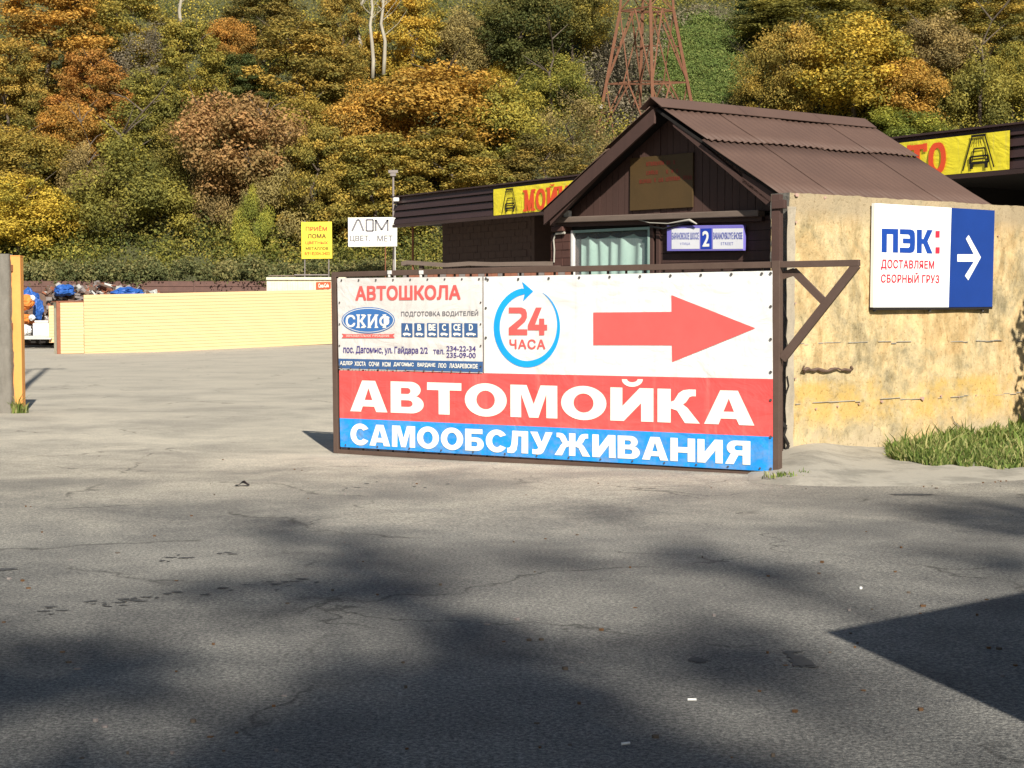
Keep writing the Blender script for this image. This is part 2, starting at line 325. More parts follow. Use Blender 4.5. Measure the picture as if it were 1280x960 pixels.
def text_q(b, body, q, bold=0.0, sp=1.0, n=None, by=None):
    """fit text into the 3d quad q = bl, br, tr, tl"""
    V, Fc = glyphs(body, bold, sp, by); k = len(b.v)
    nn = (q[1]-q[0]).cross(q[3]-q[0]).normalized(); nn = nn if nn.dot(EYE-q[0]) > 0 else -nn
    for x, y, l in V: b.v.append(tuple(q[0]*(1-x)*(1-y)+q[1]*x*(1-y)+q[2]*x*y+q[3]*(1-x)*y+nn*(l*.00015)))
    for f in Fc: b.f.append(tuple(k+i for i in f)); b.m.append(0)
def _el(cx, cy, rx, ry, a0, a1, n=14): return [(cx+rx*math.cos(math.radians(a0+(a1-a0)*i/n)), cy+ry*math.sin(math.radians(a0+(a1-a0)*i/n))) for i in range(n+1)]
_K = [(.17, 1), (.17, .62), (.26, .66), (.38, .88), (.50, .97), (.66, 1), (.84, 1), (.84, .80), (.74, .80), (.67, .77), (.58, .62), (.50, .55), (.62, .45), (.95, 0), (.55, 0), (.34, .36), (.17, .42), (.17, 0)]
BLK = {   # heavy wide capitals drawn by hand: width, contours
 'А': (1.30, [[(0, 0), (.42, 1), (.88, 1), (1.30, 0), (.91, 0), (.84, .17), (.44, .17), (.38, 0)], [(.51, .38), (.645, .76), (.78, .38)]]),
 'В': (1.12, [[(0, 0), (0, 1), (.66, 1)]+_el(.66, .745, .36, .255, 90, -62)+_el(.70, .285, .42, .285, 62, -90), [(.36, .80), (.36, .61), (.58, .61)]+_el(.58, .705, .10, .095, -90, 90, 6), [(.36, .41), (.36, .20), (.62, .20)]+_el(.62, .305, .13, .105, -90, 90, 6)]),
 'Т': (1.12, [[(0, 1), (1.12, 1), (1.12, .76), (.74, .76), (.74, 0), (.38, 0), (.38, .76), (0, .76)]]),
 'О': (1.32, [_el(.66, .5, .66, .52, 0, 350, 35), _el(.66, .5, .29, .29, 0, 345, 23)]),
 'М': (1.42, [[(0, 0), (0, 1), (.50, 1), (.71, .42), (.92, 1), (1.42, 1), (1.42, 0), (1.09, 0), (1.09, .72), (.85, 0), (.57, 0), (.33, .72), (.33, 0)]]),
 'И': (1.20, [[(0, 0), (0, 1), (.34, 1), (.34, .45), (.82, 1), (1.20, 1), (1.20, 0), (.86, 0), (.86, .55), (.38, 0)]]),
 'К': (1.14, [[(0, 0), (0, 1)]+[(x+.19, y) for x, y in _K]]),
 'С': (1.10, [_el(.62, .5, .62, .52, 33, 327, 30)+_el(.62, .5, .26, .28, 318, 42, 20)]),
 'Б': (1.08, [[(0, 0), (0, 1), (1.0, 1), (1.0, .78), (.36, .78), (.36, .62), (.66, .62)]+_el(.66, .31, .42, .31, 90, -90), [(.36, .42), (.36, .20), (.60, .20)]+_el(.60, .31, .12, .11, -90, 90, 6)]),
 'Л': (1.16, [[(.28, 1), (1.16, 1), (1.16, 0), (.80, 0), (.80, .76), (.60, .76), (.58, .40), (.52, .14), (.40, .02), (.24, -.02), (0, 0), (0, .22), (.10, .22), (.18, .27), (.23, .40), (.27, .7)]]),
 'У': (1.22, [[(0, 1), (.40, 1), (.63, .55), (.84, 1), (1.22, 1), (.80, .22), (.70, .07), (.56, 0), (.40, -.02), (.12, 0), (.12, .22), (.30, .20), (.42, .24), (.44, .30)]]),
 'Ж': (1.90, [[(x+.95, y) for x, y in _K]+[(.95-x, y) for x, y in _K[::-1]]]),
 'Н': (1.20, [[(0, 0), (0, 1), (.36, 1), (.36, .62), (.84, .62), (.84, 1), (1.2, 1), (1.2, 0), (.84, 0), (.84, .38), (.36, .38), (.36, 0)]]),
 'Я': (1.18, [[(1.18, 0), (1.18, 1), (.48, 1)]+_el(.48, .70, .40, .30, 90, 238)+[(0, 0), (.40, 0), (.62, .38), (.82, .38), (.82, 0)], [(.82, .80), (.82, .59), (.56, .59)]+_el(.56, .695, .12, .105, 270, 90, 6)]),
 'П': (.95, [[(0, 0), (0, 1), (.95, 1), (.95, 0), (.65, 0), (.65, .77), (.30, .77), (.30, 0)]]),
 'Э': (.90, [[(0, 1), (.62, 1), (.80, .96), (.88, .84), (.90, .5), (.88, .16), (.80, .04), (.62, 0), (0, 0), (0, .22), (.50, .22), (.58, .27), (.60, .40), (.18, .40), (.18, .61), (.60, .61), (.58, .73), (.50, .78), (0, .78)]]),
 'k': (.95, [[(0, 0), (0, 1), (.30, 1), (.30, .61), (.39, .61), (.62, 1), (.95, 1), (.64, .51), (.95, 0), (.62, 0), (.39, .40), (.30, .40), (.30, 0)]]),
 '2': (1.0, [[(0, 1), (.68, 1), (.90, .93), (.98, .80), (.98, .63), (.88, .49), (.42, .21), (1.0, .21), (1.0, 0), (0, 0), (0, .26), (.58, .58), (.69, .67), (.69, .75), (.61, .79), (0, .79)]]),
 '4': (1.02, [[(.42, 1), (.73, 1), (.38, .38), (.60, .38), (.60, .60), (.87, .60), (.87, .38), (1.02, .38), (1.02, .18), (.87, .18), (.87, 0), (.60, 0), (.60, .18), (0, .18), (0, .36)]]),
}
def block(body, pl, q, mat, parent, off, gap=.11):
    cu = bpy.data.curves.new('t', 'CURVE'); cu.dimensions = '2D'; cu.fill_mode = 'BOTH'; x = 0
    for ch in body:
        wd, cs_ = BLK[ch]
        for c_ in cs_:
            sp_ = cu.splines.new('POLY'); sp_.points.add(len(c_)-1); sp_.use_cyclic_u = True
            for p_, (a, b_) in zip(sp_.points, c_): p_.co = (x+a, b_, 0, 1)
        x += wd+gap
    W_ = x-gap; o = bpy.data.objects.new('t', cu); C.objects.link(o); bpy.context.view_layer.update()
    me = bpy.data.meshes.new_from_object(o.evaluated_get(bpy.context.evaluated_depsgraph_get())); P = [pl.hit(*c, off) for c in q]; b = B()
    for v in me.vertices:
        a, d = v.co.x/W_, v.co.y; b.v.append(tuple(P[0]*(1-a)*(1-d)+P[1]*a*(1-d)+P[2]*a*d+P[3]*(1-a)*d))
    for f in me.polygons: b.f.append(tuple(f.vertices)); b.m.append(0)
    bpy.data.objects.remove(o); bpy.data.curves.remove(cu); bpy.data.meshes.remove(me)
    return follow(b, pl).build('lettering', mat, parent)
def follow(b, pl):
    if pl is not globals().get('GPl'): return b
    for i, v in enumerate(b.v):
        p = Vector(v); d = p-pl.a; b.v[i] = tuple(p+pl.n*crease(d.dot(pl.u), p.z))
    return b
def lettering(body, pl, q, mat, parent, bold=0.0, off=.01, sp=1.0, label=None, name='lettering', by=None):
    """q = pixel corners bl, br, tr, tl on plane pl"""
    b = B(); text_q(b, body, [pl.hit(*c, off) for c in q], bold, sp, by=by); follow(b, pl); return b.build(name, mat, parent, label=label)
def shape(pl, pts, mat, parent, off=.01, name='printed_mark', th=0, label=None):
    b = B(); P = [pl.hit(x, y, off) for x, y in pts]
    if th: b.prism(P, pl.n*-th)
    else: b.poly(P)
    follow(b, pl); return b.build(name, mat, parent, label=label)
def box4(x0, y0, x1, y1, dy=0):          # bl br tr tl; dy = how much lower the right side sits
    return [(x0, y1), (x1, y1+dy), (x1, y0+dy), (x0, y0)]

# ================================================================ THE SETTING
def gz(x, y):
    d = -.07*math.exp(-((x+2.1)**2+(y-19)**2)/18.0)
    t = min(1, max(0, (x+17)/12))*min(1, max(0, (y-44)/20)); t = t*t*(3-2*t)
    d += .27*t
    n = noise.noise(Vector((x*.35, y*.35, 0)))*.012 if -12 < x < 12 and y < 40 else 0
    return d+n
xs = [-400, -200, -90, -50, -30, -20]+[-14+i*.5 for i in range(57)]+[20, 30, 50, 90, 200, 400]
ys = [-300, -120, -50, -20, -6, 0]+[2+i*.4 for i in range(60)]+[27, 29, 32, 36, 40, 44, 48, 52, 56, 60, 64, 70, 80, 100, 200, 500, 1500]
b = B(); nx = len(xs)
for y in ys:
    for x in xs: b.v.append((x, y, gz(x, y)))
for j in range(len(ys)-1):
    for i in range(nx-1): a = j*nx+i; b.f.append((a, a+1, a+nx+1, a+nx)); b.m.append(0)
tag(b.build('ground', M['ground'], smooth=True), kind='structure')
def hz(x, y):
    t = y-88-2*math.sin(x*.07); base = 0.0
    if t > 0: base = .56*(t-3*(1-math.exp(-t/3)))
    base += max(0, min(1, t/10))*(2.2*noise.noise(Vector((x*.05, y*.05, 3)))+.5*noise.noise(Vector((x*.3, y*.3, 1))))
    if y > 165: base += 0
    return base-.6*(1-min(1, max(0, t/4)))
def hill_hit(px, py):
    d = ray(px, py); Y = 84.0; last = Y
    while Y < 190:
        p = EYE+d*(Y/d.y)
        if p.z <= hz(p.x, p.y): return p if Y > 84 else Vector((p.x, 88, max(0, hz(p.x, 88))))
        Y += .25
    return EYE+d*(190/d.y)
b = B(); b.grid(lambda u, v: (lambda x, y: (x, y, hz(x, y)))(-170+340*u, 84+(230-84)*v), 170, 96)
tag(b.build('hillside', M['hill'], smooth=True), kind='structure')

# ---- foliage
def leafcloud(cent, rad, nper, leaf, flatz=.75, seed=1, shell=(.72, 1.05), up=.35):
    """arrays of leaf quads around lobe centres"""
    g = np.random.default_rng(seed); cent = np.asarray(cent, float); rad = np.asarray(rad, float); n = len(cent)
    idx = np.repeat(np.arange(n), nper) if np.isscalar(nper) else np.repeat(np.arange(n), nper); m = len(idx)
    d = g.normal(size=(m, 3)); d /= np.linalg.norm(d, axis=1)[:, None]
    rr = g.uniform(shell[0]**3, shell[1]**3, m)**(1/3)
    p = cent[idx]+d*rr[:, None]*rad[idx][:, None]*np.array([1, 1, flatz])
    p += g.normal(size=(m, 3))*leaf*.5
    nn = d*.8+g.normal(size=(m, 3))*.55+np.array([0, 0, up]); nn /= np.linalg.norm(nn, axis=1)[:, None]
    t = np.cross(nn, g.normal(size=(m, 3))); t /= np.linalg.norm(t, axis=1)[:, None]+1e-9; s = np.cross(nn, t)
    sz = leaf*g.uniform(.6, 1.3, m)[:, None]
    V = np.stack([p-t*sz*.62, p-s*sz*.36+nn*sz*.08, p+t*sz*.62, p+s*sz*.36+nn*sz*.08], 1)
    lobe = g.uniform(0, 1, n)[idx]; tone = np.clip(lobe*.6+g.uniform(0, 1, m)*.4+(d[:, 2]*.12), 0, 1)
    val = np.clip(g.uniform(0, 1, m)*.7+g.uniform(0, 1, n)[idx]*.3, 0, 1)
    return V.reshape(-1, 3), np.repeat(np.stack([tone, val, val, np.ones(m)], 1), 4, 0)
def leafmesh(name, V, T, mat):
    me = bpy.data.meshes.new(name); nv = len(V); nq = nv//4
    me.vertices.add(nv); me.vertices.foreach_set('co', V.astype(np.float32).ravel())
    me.loops.add(nv); me.loops.foreach_set('vertex_index', np.arange(nv, dtype=np.int32))
    me.polygons.add(nq); me.polygons.foreach_set('loop_start', np.arange(0, nv, 4, dtype=np.int32)); me.polygons.foreach_set('loop_total', np.full(nq, 4, dtype=np.int32))
    a = me.attributes.new('tone', 'FLOAT_COLOR', 'POINT'); a.data.foreach_set('color', T.astype(np.float32).ravel())
    me.materials.append(mat); me.update(calc_edges=True); me.validate(); return me
def branchy(seed, H, rx, top, n=7, r0=.16, mat=None, name='trunk', bare=False):
    g = random.Random(seed); b = B()
    tw = [Vector((g.uniform(-.15, .15)*k, g.uniform(-.15, .15)*k, H*top*k/5)) for k in range(6)]; tw[0] = Vector((0, 0, -.8))
    b.tube(tw, [r0*(1-.16*k) for k in range(6)], 7)
    for i in range(n):
        k = g.uniform(.42, .97); p = tw[min(5, int(k*5)+1)]; a = g.uniform(0, 6.28); l = rx*(g.uniform(.5, .9) if bare else g.uniform(.35, .6))
        q = p+Vector((math.cos(a)*l*.5, math.sin(a)*l*.5, l*.45)); e = p+Vector((math.cos(a)*l, math.sin(a)*l, l*g.uniform(.5, 1.1)))
        kk = .28 if bare else .8; b.tube([p, q, e], [r0*.42*kk, r0*.26*kk, r0*.08*kk], 5, cap=False)
        if bare:
            for _ in range(4):
                f = q.lerp(e, g.random()); b.tube([f, f+Vector((g.uniform(-1, 1), g.uniform(-1, 1), g.uniform(.2, 1.2)))*l*.4], [r0*.06, r0*.02], 4, cap=False)
    return b
# prototypes: real-size tree 8 m tall, 7 m wide.  style: round, tiered, shrub
PR = {}
def proto(style, k):
    key = (style, k)
    if key in PR: return PR[key]
    g = np.random.default_rng(100+k*7+len(style)); H = 8.0
    if style == 'round':
        n = 80; d = g.normal(size=(n, 3)); d /= np.linalg.norm(d, axis=1)[:, None]; rr = g.uniform(.25, 1, n)**.5
        c = d*rr[:, None]*np.array([2.7, 2.7, 2.9])+np.array([0, 0, 4.6]); c[:, 2] = np.maximum(c[:, 2], 1.7+g.uniform(0, .8, n)); r = g.uniform(.42, .95, n); fz = .75
        V, T = leafcloud(c, r, 370, .145, fz, 5+k, (.3, 1.3))
    elif style == 'tiered':
        n = 120; z = g.uniform(1.2, 8.0, n); R0 = 3.3*np.clip(1.25-(z/8.6)**2*1.0, .15, 1)*np.clip(.55+z/6, 0, 1); a = g.uniform(0, 6.28, n); q = g.uniform(.2, 1, n)**.5*R0
        c = np.stack([np.cos(a)*q, np.sin(a)*q, z-q*.12], 1); r = g.uniform(.35, .85, n); fz = .5
        V, T = leafcloud(c, r, 250, .145, fz, 50+k, (.2, 1.2), .7)
    elif style == 'loose':
        n = 34; d = g.normal(size=(n, 3)); d /= np.linalg.norm(d, axis=1)[:, None]; rr = g.uniform(.3, 1, n)**.4
        c = d*rr[:, None]*np.array([2.8, 2.8, 3.1])+np.array([0, 0, 4.5]); r = g.uniform(.5, 1.0, n)
        V, T = leafcloud(c, r, 260, .12, .9, 80+k, (.1, 1.25))
    else:  # shrub: from the ground up
        n = 48; a = g.uniform(0, 6.28, n); q = g.uniform(0, 1, n)**.5*2.9; zt = 4.9*(1-(q/3.4)**2)+.4; z = g.uniform(.15, 1, n)**.6*zt
        c = np.stack([np.cos(a)*q, np.sin(a)*q, z], 1); r = g.uniform(.5, 1.0, n)
        V, T = leafcloud(c, r, 560, .12, .9, 30+k, (.35, 1.1))
    me = leafmesh('crown_'+style, V, T, LM['olive']); PR[key] = me; return me
trunks = {}
def trunkmesh(k, bare=False, mat='bark'):
    key = (k, bare, mat)
    if key not in trunks:
        o = branchy(k, 8, 3.0, .82, 14 if bare else 9, .15, bare=bare).build('trunk', M[mat]); trunks[key] = o.data; C.objects.unlink(o); bpy.data.objects.remove(o)
    return trunks[key]
def plant(name, loc, sx, sz, style, k, mat, label, cat='tree', group=None, rz=0, tmat='bark'):
    t = thing(name, loc, label, cat, group); t.rotation_euler = (0, 0, rz); t.scale = (sx, sx, sz)
    tr = bpy.data.objects.new('trunk', trunkmesh(k, style == 'loose', tmat)); C.objects.link(tr); tr.parent = t
    cr = bpy.data.objects.new('crown', proto(style, k)); C.objects.link(cr); cr.parent = t
    cr.material_slots[0].link = 'OBJECT'; cr.material_slots[0].material = LM[mat]; return t
# crown centre x, y, width, height in the photograph; style; leaves; label
TREES = [
 (60, 62, 150, 120, 'tiered', 'orange', 'orange and olive tiered tree filling the top left corner of the hill'),
 (10, 120, 90, 110, 'tiered', 'gold', 'golden green tree at the left edge below the orange corner tree'),
 (150, 35, 120, 100, 'tiered', 'gold', 'light golden tiered tree at the top, right of the orange corner tree'),
 (118, 118, 90, 90, 'tiered', 'orange', 'orange tiered tree between the orange corner tree and the grey bare shrub'),
 (88, 172, 86, 84, 'round', 'orange', 'rounded ochre tree halfway up the left slope above the olive thicket'),
 (185, 85, 80, 95, 'loose', 'grey', 'thin grey half bare tree on the upper left slope'),
 (190, 150, 100, 110, 'tiered', 'olive', 'olive tree with an ivy covered trunk above the thicket'),
 (240, 95, 95, 110, 'tiered', 'gold', 'golden green tiered tree left of the small orange crown'),
 (287, 62, 62, 72, 'round', 'orange', 'small bright orange crown below the pale trunk at the top'),
 (330, 30, 110, 80, 'tiered', 'olive', 'dull olive tree at the top edge right of the pale trunk'),
 (375, 90, 140, 110, 'tiered', 'gold', 'broad golden olive tree left of the tall bare white trunks'),
 (300, 110, 80, 70, 'tiered', 'dark', 'dark green tree just below the small bright orange crown'),
 (300, 200, 150, 150, 'round', 'rust', 'large reddish brown shrub on the lower slope left of centre'),
 (340, 250, 90, 110, 'shrub', 'brown', 'brown shrub leaning against the right side of the reddish shrub'),
 (262, 235, 70, 100, 'shrub', 'brown', 'brown shrub against the left side of the reddish shrub'),
 (160, 240, 150, 110, 'shrub', 'olive', 'wide olive thicket between the bright yellow foot tree and the reddish shrub'),
 (215, 205, 90, 80, 'shrub', 'olive', 'pale olive bush on the shoulder left of the reddish shrub'),
 (110, 235, 80, 90, 'shrub', 'brown', 'brownish bush behind the bright orange low tree at the left'),
 (30, 205, 120, 90, 'round', 'gold', 'yellow olive tree at the left edge above the bright yellow foot tree'),
 (22, 272, 120, 100, 'round', 'yellow', 'bright yellow tree at the hill foot behind the yellow gate post'),
 (78, 275, 60, 62, 'round', 'yellow', 'small orange yellow tree at the hill foot right of the bigger bright yellow one'),
 (318, 285, 50, 85, 'shrub', 'lime', 'narrow yellow green bush in the gap of the reddish shrub'),
 (385, 165, 90, 90, 'round', 'gold', 'ochre tree between the reddish shrub and the large orange dome'),
 (395, 235, 90, 130, 'tiered', 'gold', 'golden green tree directly above the small yellow sign'),
 (430, 60, 70, 110, 'tiered', 'gold', 'golden green tree at the top just left of the bare white trunks'),
 (515, 48, 92, 110, 'tiered', 'yellow', 'brilliant yellow tiered tree at the top right of the bare white trunks'),
 (545, 150, 180, 130, 'round', 'orange', 'largest orange domed tree in the middle of the hill'),
 (470, 165, 110, 110, 'round', 'orange', 'orange tree against the left flank of the largest orange dome'),
 (470, 235, 130, 110, 'tiered', 'gold', 'golden green tree above the white scrap metal sign'),
 (560, 215, 140, 90, 'tiered', 'gold', 'golden tree right above the left end of the car wash roof'),
 (622, 165, 110, 120, 'round', 'gold', 'ochre tree against the right flank of the largest orange dome'),
 (580, 62, 66, 90, 'round', 'brown', 'brown green tree right of the brilliant yellow tree'),
 (655, 45, 110, 110, 'round', 'dark', 'dark evergreen crown at the top right of centre'),
 (715, 25, 80, 85, 'round', 'olive', 'olive tree at the top between the dark crown and the pylon'),
 (742, 30, 60, 70, 'loose', 'yellow', 'thin yellow half bare tree just left of the pylon'),
 (628, 92, 40, 34, 'shrub', 'yellow', 'small vivid yellow bush below the dark evergreen crown'),
 (690, 115, 110, 70, 'shrub', 'green', 'green bush on the open slope left of the pylon'),
 (715, 175, 100, 100, 'loose', 'brown', 'brown half bare bush between the orange dome and the pylon feet'),
 (680, 215, 110, 80, 'tiered', 'olive', 'olive tree behind the yellow car wash banner left end'),
 (950, 112, 70, 85, 'loose', 'gold', 'tan thin leaved tree just right of the green clearing'),
 (985, 95, 90, 120, 'round', 'gold', 'tan golden tree above the shed ridge left of the big orange one'),
 (1065, 95, 150, 130, 'round', 'yellow', 'big orange yellow tree above the right end of the shed roof'),
 (1130, 120, 100, 90, 'round', 'orange', 'orange tree against the right side of the big orange yellow tree'),
 (1165, 80, 100, 110, 'round', 'brown', 'tan tree between the orange tree and the olive one at the right'),
 (1225, 120, 120, 100, 'shrub', 'olive', 'olive green tree above the icon end of the car wash banner'),
 (1265, 105, 70, 90, 'round', 'gold', 'golden tree at the right edge of the photo above the fascia'),
 (1010, 28, 170, 60, 'tiered', 'olive', 'wide olive tiered tree at the top right of the clearing'),
 (1130, 25, 130, 70, 'tiered', 'gold', 'golden tiered tree at the top above the orange trees'),
 (1235, 38, 120, 80, 'tiered', 'gold', 'golden tipped tree in the top right corner'),
 (960, 14, 80, 50, 'tiered', 'dark', 'dark green low tree at the top edge right of the clearing'),
 (1120, 162, 130, 50, 'shrub', 'lime', 'yellow green bush right behind the far end of the shed roof'),
]
PH = dict(round=(6.6, 7.6, 4.4), tiered=(6.8, 7.6, 4.4), loose=(6.6, 7.4, 4.5), shrub=(6.8, 5.3, 2.6))
for i, (cx, cy, pw, ph, st, mt, lab) in enumerate(TREES):
    W0, H0, c0 = PH[st]; by = cy+ph*(.62 if st != 'shrub' else .5)
    p = hill_hit(cx, by); s = pw*p.y/FP/W0*1.22; h = ph*p.y/FP/H0*1.18
    cz = (390-cy)/FP*p.y+1.6; base = p.z-.3
    sz = max(h, (cz-base)/c0*.96) if st != 'shrub' else h
    plant('shrub' if st == 'shrub' else 'broadleaf_tree', (p.x, p.y, base), s, sz, st, i % 4, mt, lab, 'shrub' if st == 'shrub' else 'tree', rz=i*1.7)
# tall bare pale trunks
for i, (px, y0, y1, lab) in enumerate([(474, -30, 96, 'tallest bare white trunk standing left of the brilliant yellow tree'), (487, -30, 92, 'bare grey trunk close to the right of the tallest white trunk'),
        (458, -30, 70, 'bare pale trunk close to the left of the tallest white trunk'), (244, -30, 38, 'straight pale trunk at the top edge above the green tiered tree')]):
    p = hill_hit(px, y1); zt = (390-y0)/FP*(p.y-6)+1.6; g = random.Random(i)
    t = thing('bare_tree', (p.x, p.y-6, p.z-1), lab, 'tree'); b = B(); H = zt-p.z+1; tp = Vector(t.location)
    pts = [tp+Vector((g.uniform(-.12, .12)*k, 0, H*k/6)) for k in range(7)]; b.tube(pts, [.16-.014*k for k in range(7)], 7); b.build('trunk', M['bark_w'], t, True)
    b = B()
    for k in range(16):
        q = pts[g.randint(2, 5)].lerp(pts[6], g.random()*.5); a = g.uniform(0, 6.28); l = g.uniform(.6, 1.8)
        b.tube([q, q+Vector((math.cos(a)*l*.6, math.sin(a)*l*.6, l*.5)), q+Vector((math.cos(a)*l, math.sin(a)*l, l*1.1))], [.035, .022, .008], 4, cap=False)
    b.build('branches', M['bark_w'], t)
# undergrowth and the wood that reads as one mass
def inclear(px, py): return ((px-872)/62)**2+((py-95)/80)**2 < 1 or ((px-800)/75)**2+((py-110)/62)**2 < 1
def scatter(name, n, rr, nper, leaf, matn, seed, test, label, cat, flatz=.8):
    g = random.Random(seed); c = []; r = []
    while len(c) < n:
        px, py = g.uniform(-150, 1430), g.uniform(-60, 352)
        if not test(px, py, g): continue
        p = hill_hit(px, py); q = g.uniform(*rr); c.append((p.x, p.y, p.z+q*.35)); r.append(q)
    V, T = leafcloud(c, r, nper, leaf, flatz, seed, (.4, 1.1)); me = leafmesh(name, V, T, LM[matn]); o = bpy.data.objects.new(name, me); C.objects.link(o)
    return tag(o, label, cat, kind='stuff')
scatter('undergrowth', 1000, (.9, 2.0), 170, .16, 'olive', 11, lambda x, y, g: not inclear(x, y), 'olive undergrowth filling the gaps between the hillside trees', 'undergrowth')
scatter('forest', 820, (1.0, 2.4), 220, .15, 'gold', 12, lambda x, y, g: not inclear(x, y) and y < 200, 'golden mass of wood filling the hill between single trees', 'forest')
scatter('dark_thicket', 420, (.9, 2.0), 160, .16, 'dark', 13, lambda x, y, g: not inclear(x, y), 'dark green thicket between the hillside trees', 'thicket')
scatter('hedge_bank', 620, (.7, 1.5), 200, .14, 'green', 14, lambda x, y, g: y > 295, 'green creeper bank along the foot of the hill above the brown fence', 'hedge')
scatter('hillside_grass', 900, (.5, 1.0), 130, .12, 'meadow', 15, lambda x, y, g: ((x-882)/62)**2+((y-85)/66)**2 < 1, 'bright green clearing on the slope right of the pylon', 'grass', .3)
scatter('dry_scrub', 300, (.6, 1.3), 110, .17, 'grey', 16, lambda x, y, g: inclear(x, y) and not ((x-882)/56)**2+((y-85)/60)**2 < 1, 'brownish scrub on the slope around the pylon feet', 'scrub', .6)

g = random.Random(44); c = []; r_ = []
while len(c) < 560:
    px = g.uniform(-40, 700); nn_ = noise.noise(Vector((px*.018, 2, 0))); py = g.uniform(334+16*noise.noise(Vector((px*.04, 7, 0)))+8*noise.noise(Vector((px*.15, 7, 0))), 352+nn_*16)
    if 205 < px < 300 and py > 342 or 20 < px < 62 and py > 347: continue
    p = atY(px, py, g.uniform(84.2, 88)); c.append(p[:]); r_.append(g.uniform(.3, .75))
V, T = leafcloud(c, r_, 130, .13, .8, 44, (.3, 1.15)); me = leafmesh('creeper', V, T, LM['ivy']); o = bpy.data.objects.new('creeper', me); C.objects.link(o)
tag(o, 'olive green creeper spilling over the top of the brown fence', 'creeper', kind='stuff')

# ---- lattice pylon
p0 = hill_hit(806, 168); Yt = p0.y; z0 = p0.z-.5
t = thing('lattice_pylon', (p0.x, p0.y, z0), 'rusty lattice power pylon on the slope behind the shed roof', 'pylon')
def tp(px, py, dy): return atY(px, py, Yt+dy)
bot = [tp(744, 178, 0), tp(817, 184, -3.4), tp(873, 174, 0), tp(799, 168, 3.4)]; kink = [tp(775, 14, 0), tp(813, 8, -1.9), tp(842, 14, 0), tp(803, 16, 1.9)]
top = [tp(789, -190, 0), tp(814, -190, -.8), tp(829, -190, 0), tp(808, -190, .8)]
def leg(i, k): return bot[i].lerp(kink[i], k/.45) if k < .45 else kink[i].lerp(top[i], (k-.45)/.55)
for i in range(4):
    b = B(); b.bar(leg(i, 0), leg(i, .45), .22, .22, (1, 0, 0)); b.bar(leg(i, .45), leg(i, 1), .17, .17, (1, 0, 0)); b.build('leg', M['pylon'], t)
levels = [.0, .20, .45, .56, .68, .80, .92]
for li, k in enumerate(levels[1:]):
    b = B()
    for i in range(4): b.bar(leg(i, k), leg((i+1) % 4, k), .10, .10, (0, 0, 1))
    b.bar(leg(0, k), leg(2, k), .06, .06, (0, 0, 1)); b.build('ring', M['pylon'], t)
for li in range(len(levels)-1):
    k0, k1 = levels[li], levels[li+1]
    for i in range(4):
        j = (i+1) % 4; b = B(); a0, a1, c0, c1 = leg(i, k0), leg(i, k1), leg(j, k0), leg(j, k1); mid = a1.lerp(c1, .5)
        if li < 2:
            b.bar(a0, mid, .11, .11, (0, 1, 0)); b.bar(c0, mid, .11, .11, (0, 1, 0)); b.bar(a1, a0.lerp(c0, .5) if li else a0.lerp(c0, .35), .09, .09, (0, 1, 0)); b.bar(a0.lerp(a1, .5), a0.lerp(mid, .5), .06, .06, (0, 1, 0)); b.bar(c0.lerp(c1, .5), c0.lerp(mid, .5), .06, .06, (0, 1, 0))
        else: b.bar(a0, c1, .07, .07, (0, 1, 0)); b.bar(c0, a1, .07, .07, (0, 1, 0))
        b.build('bracing', M['pylon'], t)
b = B(); b.box(tp(750, 133, -.4), (.17, .1, .14)); b.box(tp(761, 171, -.4), (.14, .1, .12)); b.build('insulators', M['foam'], t, kind='stuff')

# ---- concrete apron by the wall
WC = onz(985, 577, .0); WC = Vector((WC.x, WC.y, 0)); WD = Vector((2810, 2000, 0)).normalized(); WPl = Pl(WC, WC+WD)
WH = 2.87
def apron(u, v):
    l = onz(960+u*560, 584+8*math.sin(u*3), 0); q = onz(955+u*560, 606+u*6+4*math.sin(u*7), 0)
    s = -.6+u*7.5; far = WC+WD*s+Vector((0, .4, 0)); near = onz(930+u*600, 604+7*math.sin(u*5)-u*4, 0)
    p = Vector(far).lerp(near, v); h = .16*math.exp(-((u-.13)/.09)**2)*(1-v)**.7+.10*(1-v)*min(1, u*4)+.005
    p.z = gz(p.x, p.y)+(h if v < 1 and u > 0 else -.03)+.012*noise.noise(Vector((p.x*3, p.y*3, 0)))*(1-v); return p
b = B(); b.grid(apron, 60, 14); tag(b.build('pavement', M['apron'], smooth=True), kind='structure')

# ================================================================ STAINED WALL AND ITS SIGN
t = thing('plastered_wall', WC, 'stained ochre plastered concrete wall beside the gate and shed', 'wall')
b = B(); Lw = 9.0
def wf(u, v):
    s = u*Lw; z = -.15+v*(WH+.15); d = .018*noise.noise(Vector((s*.9, z*1.1, 5)))+.010*noise.noise(Vector((s*4, z*4, 2)))
    e = 0
    if s < .25: e = .03*noise.noise(Vector((0, z*3.5, 9)))+.02*noise.noise(Vector((0, z*13, 9)))
    zz = z+(.010*noise.noise(Vector((s*2.5, 0, 7)))+.010*noise.noise(Vector((s*9, 0, 7))) if v > .999 else 0)
    return WPl.pt(s+e*(1-min(1, s/.25)), zz, d-(.010 if s < .12 else 0))
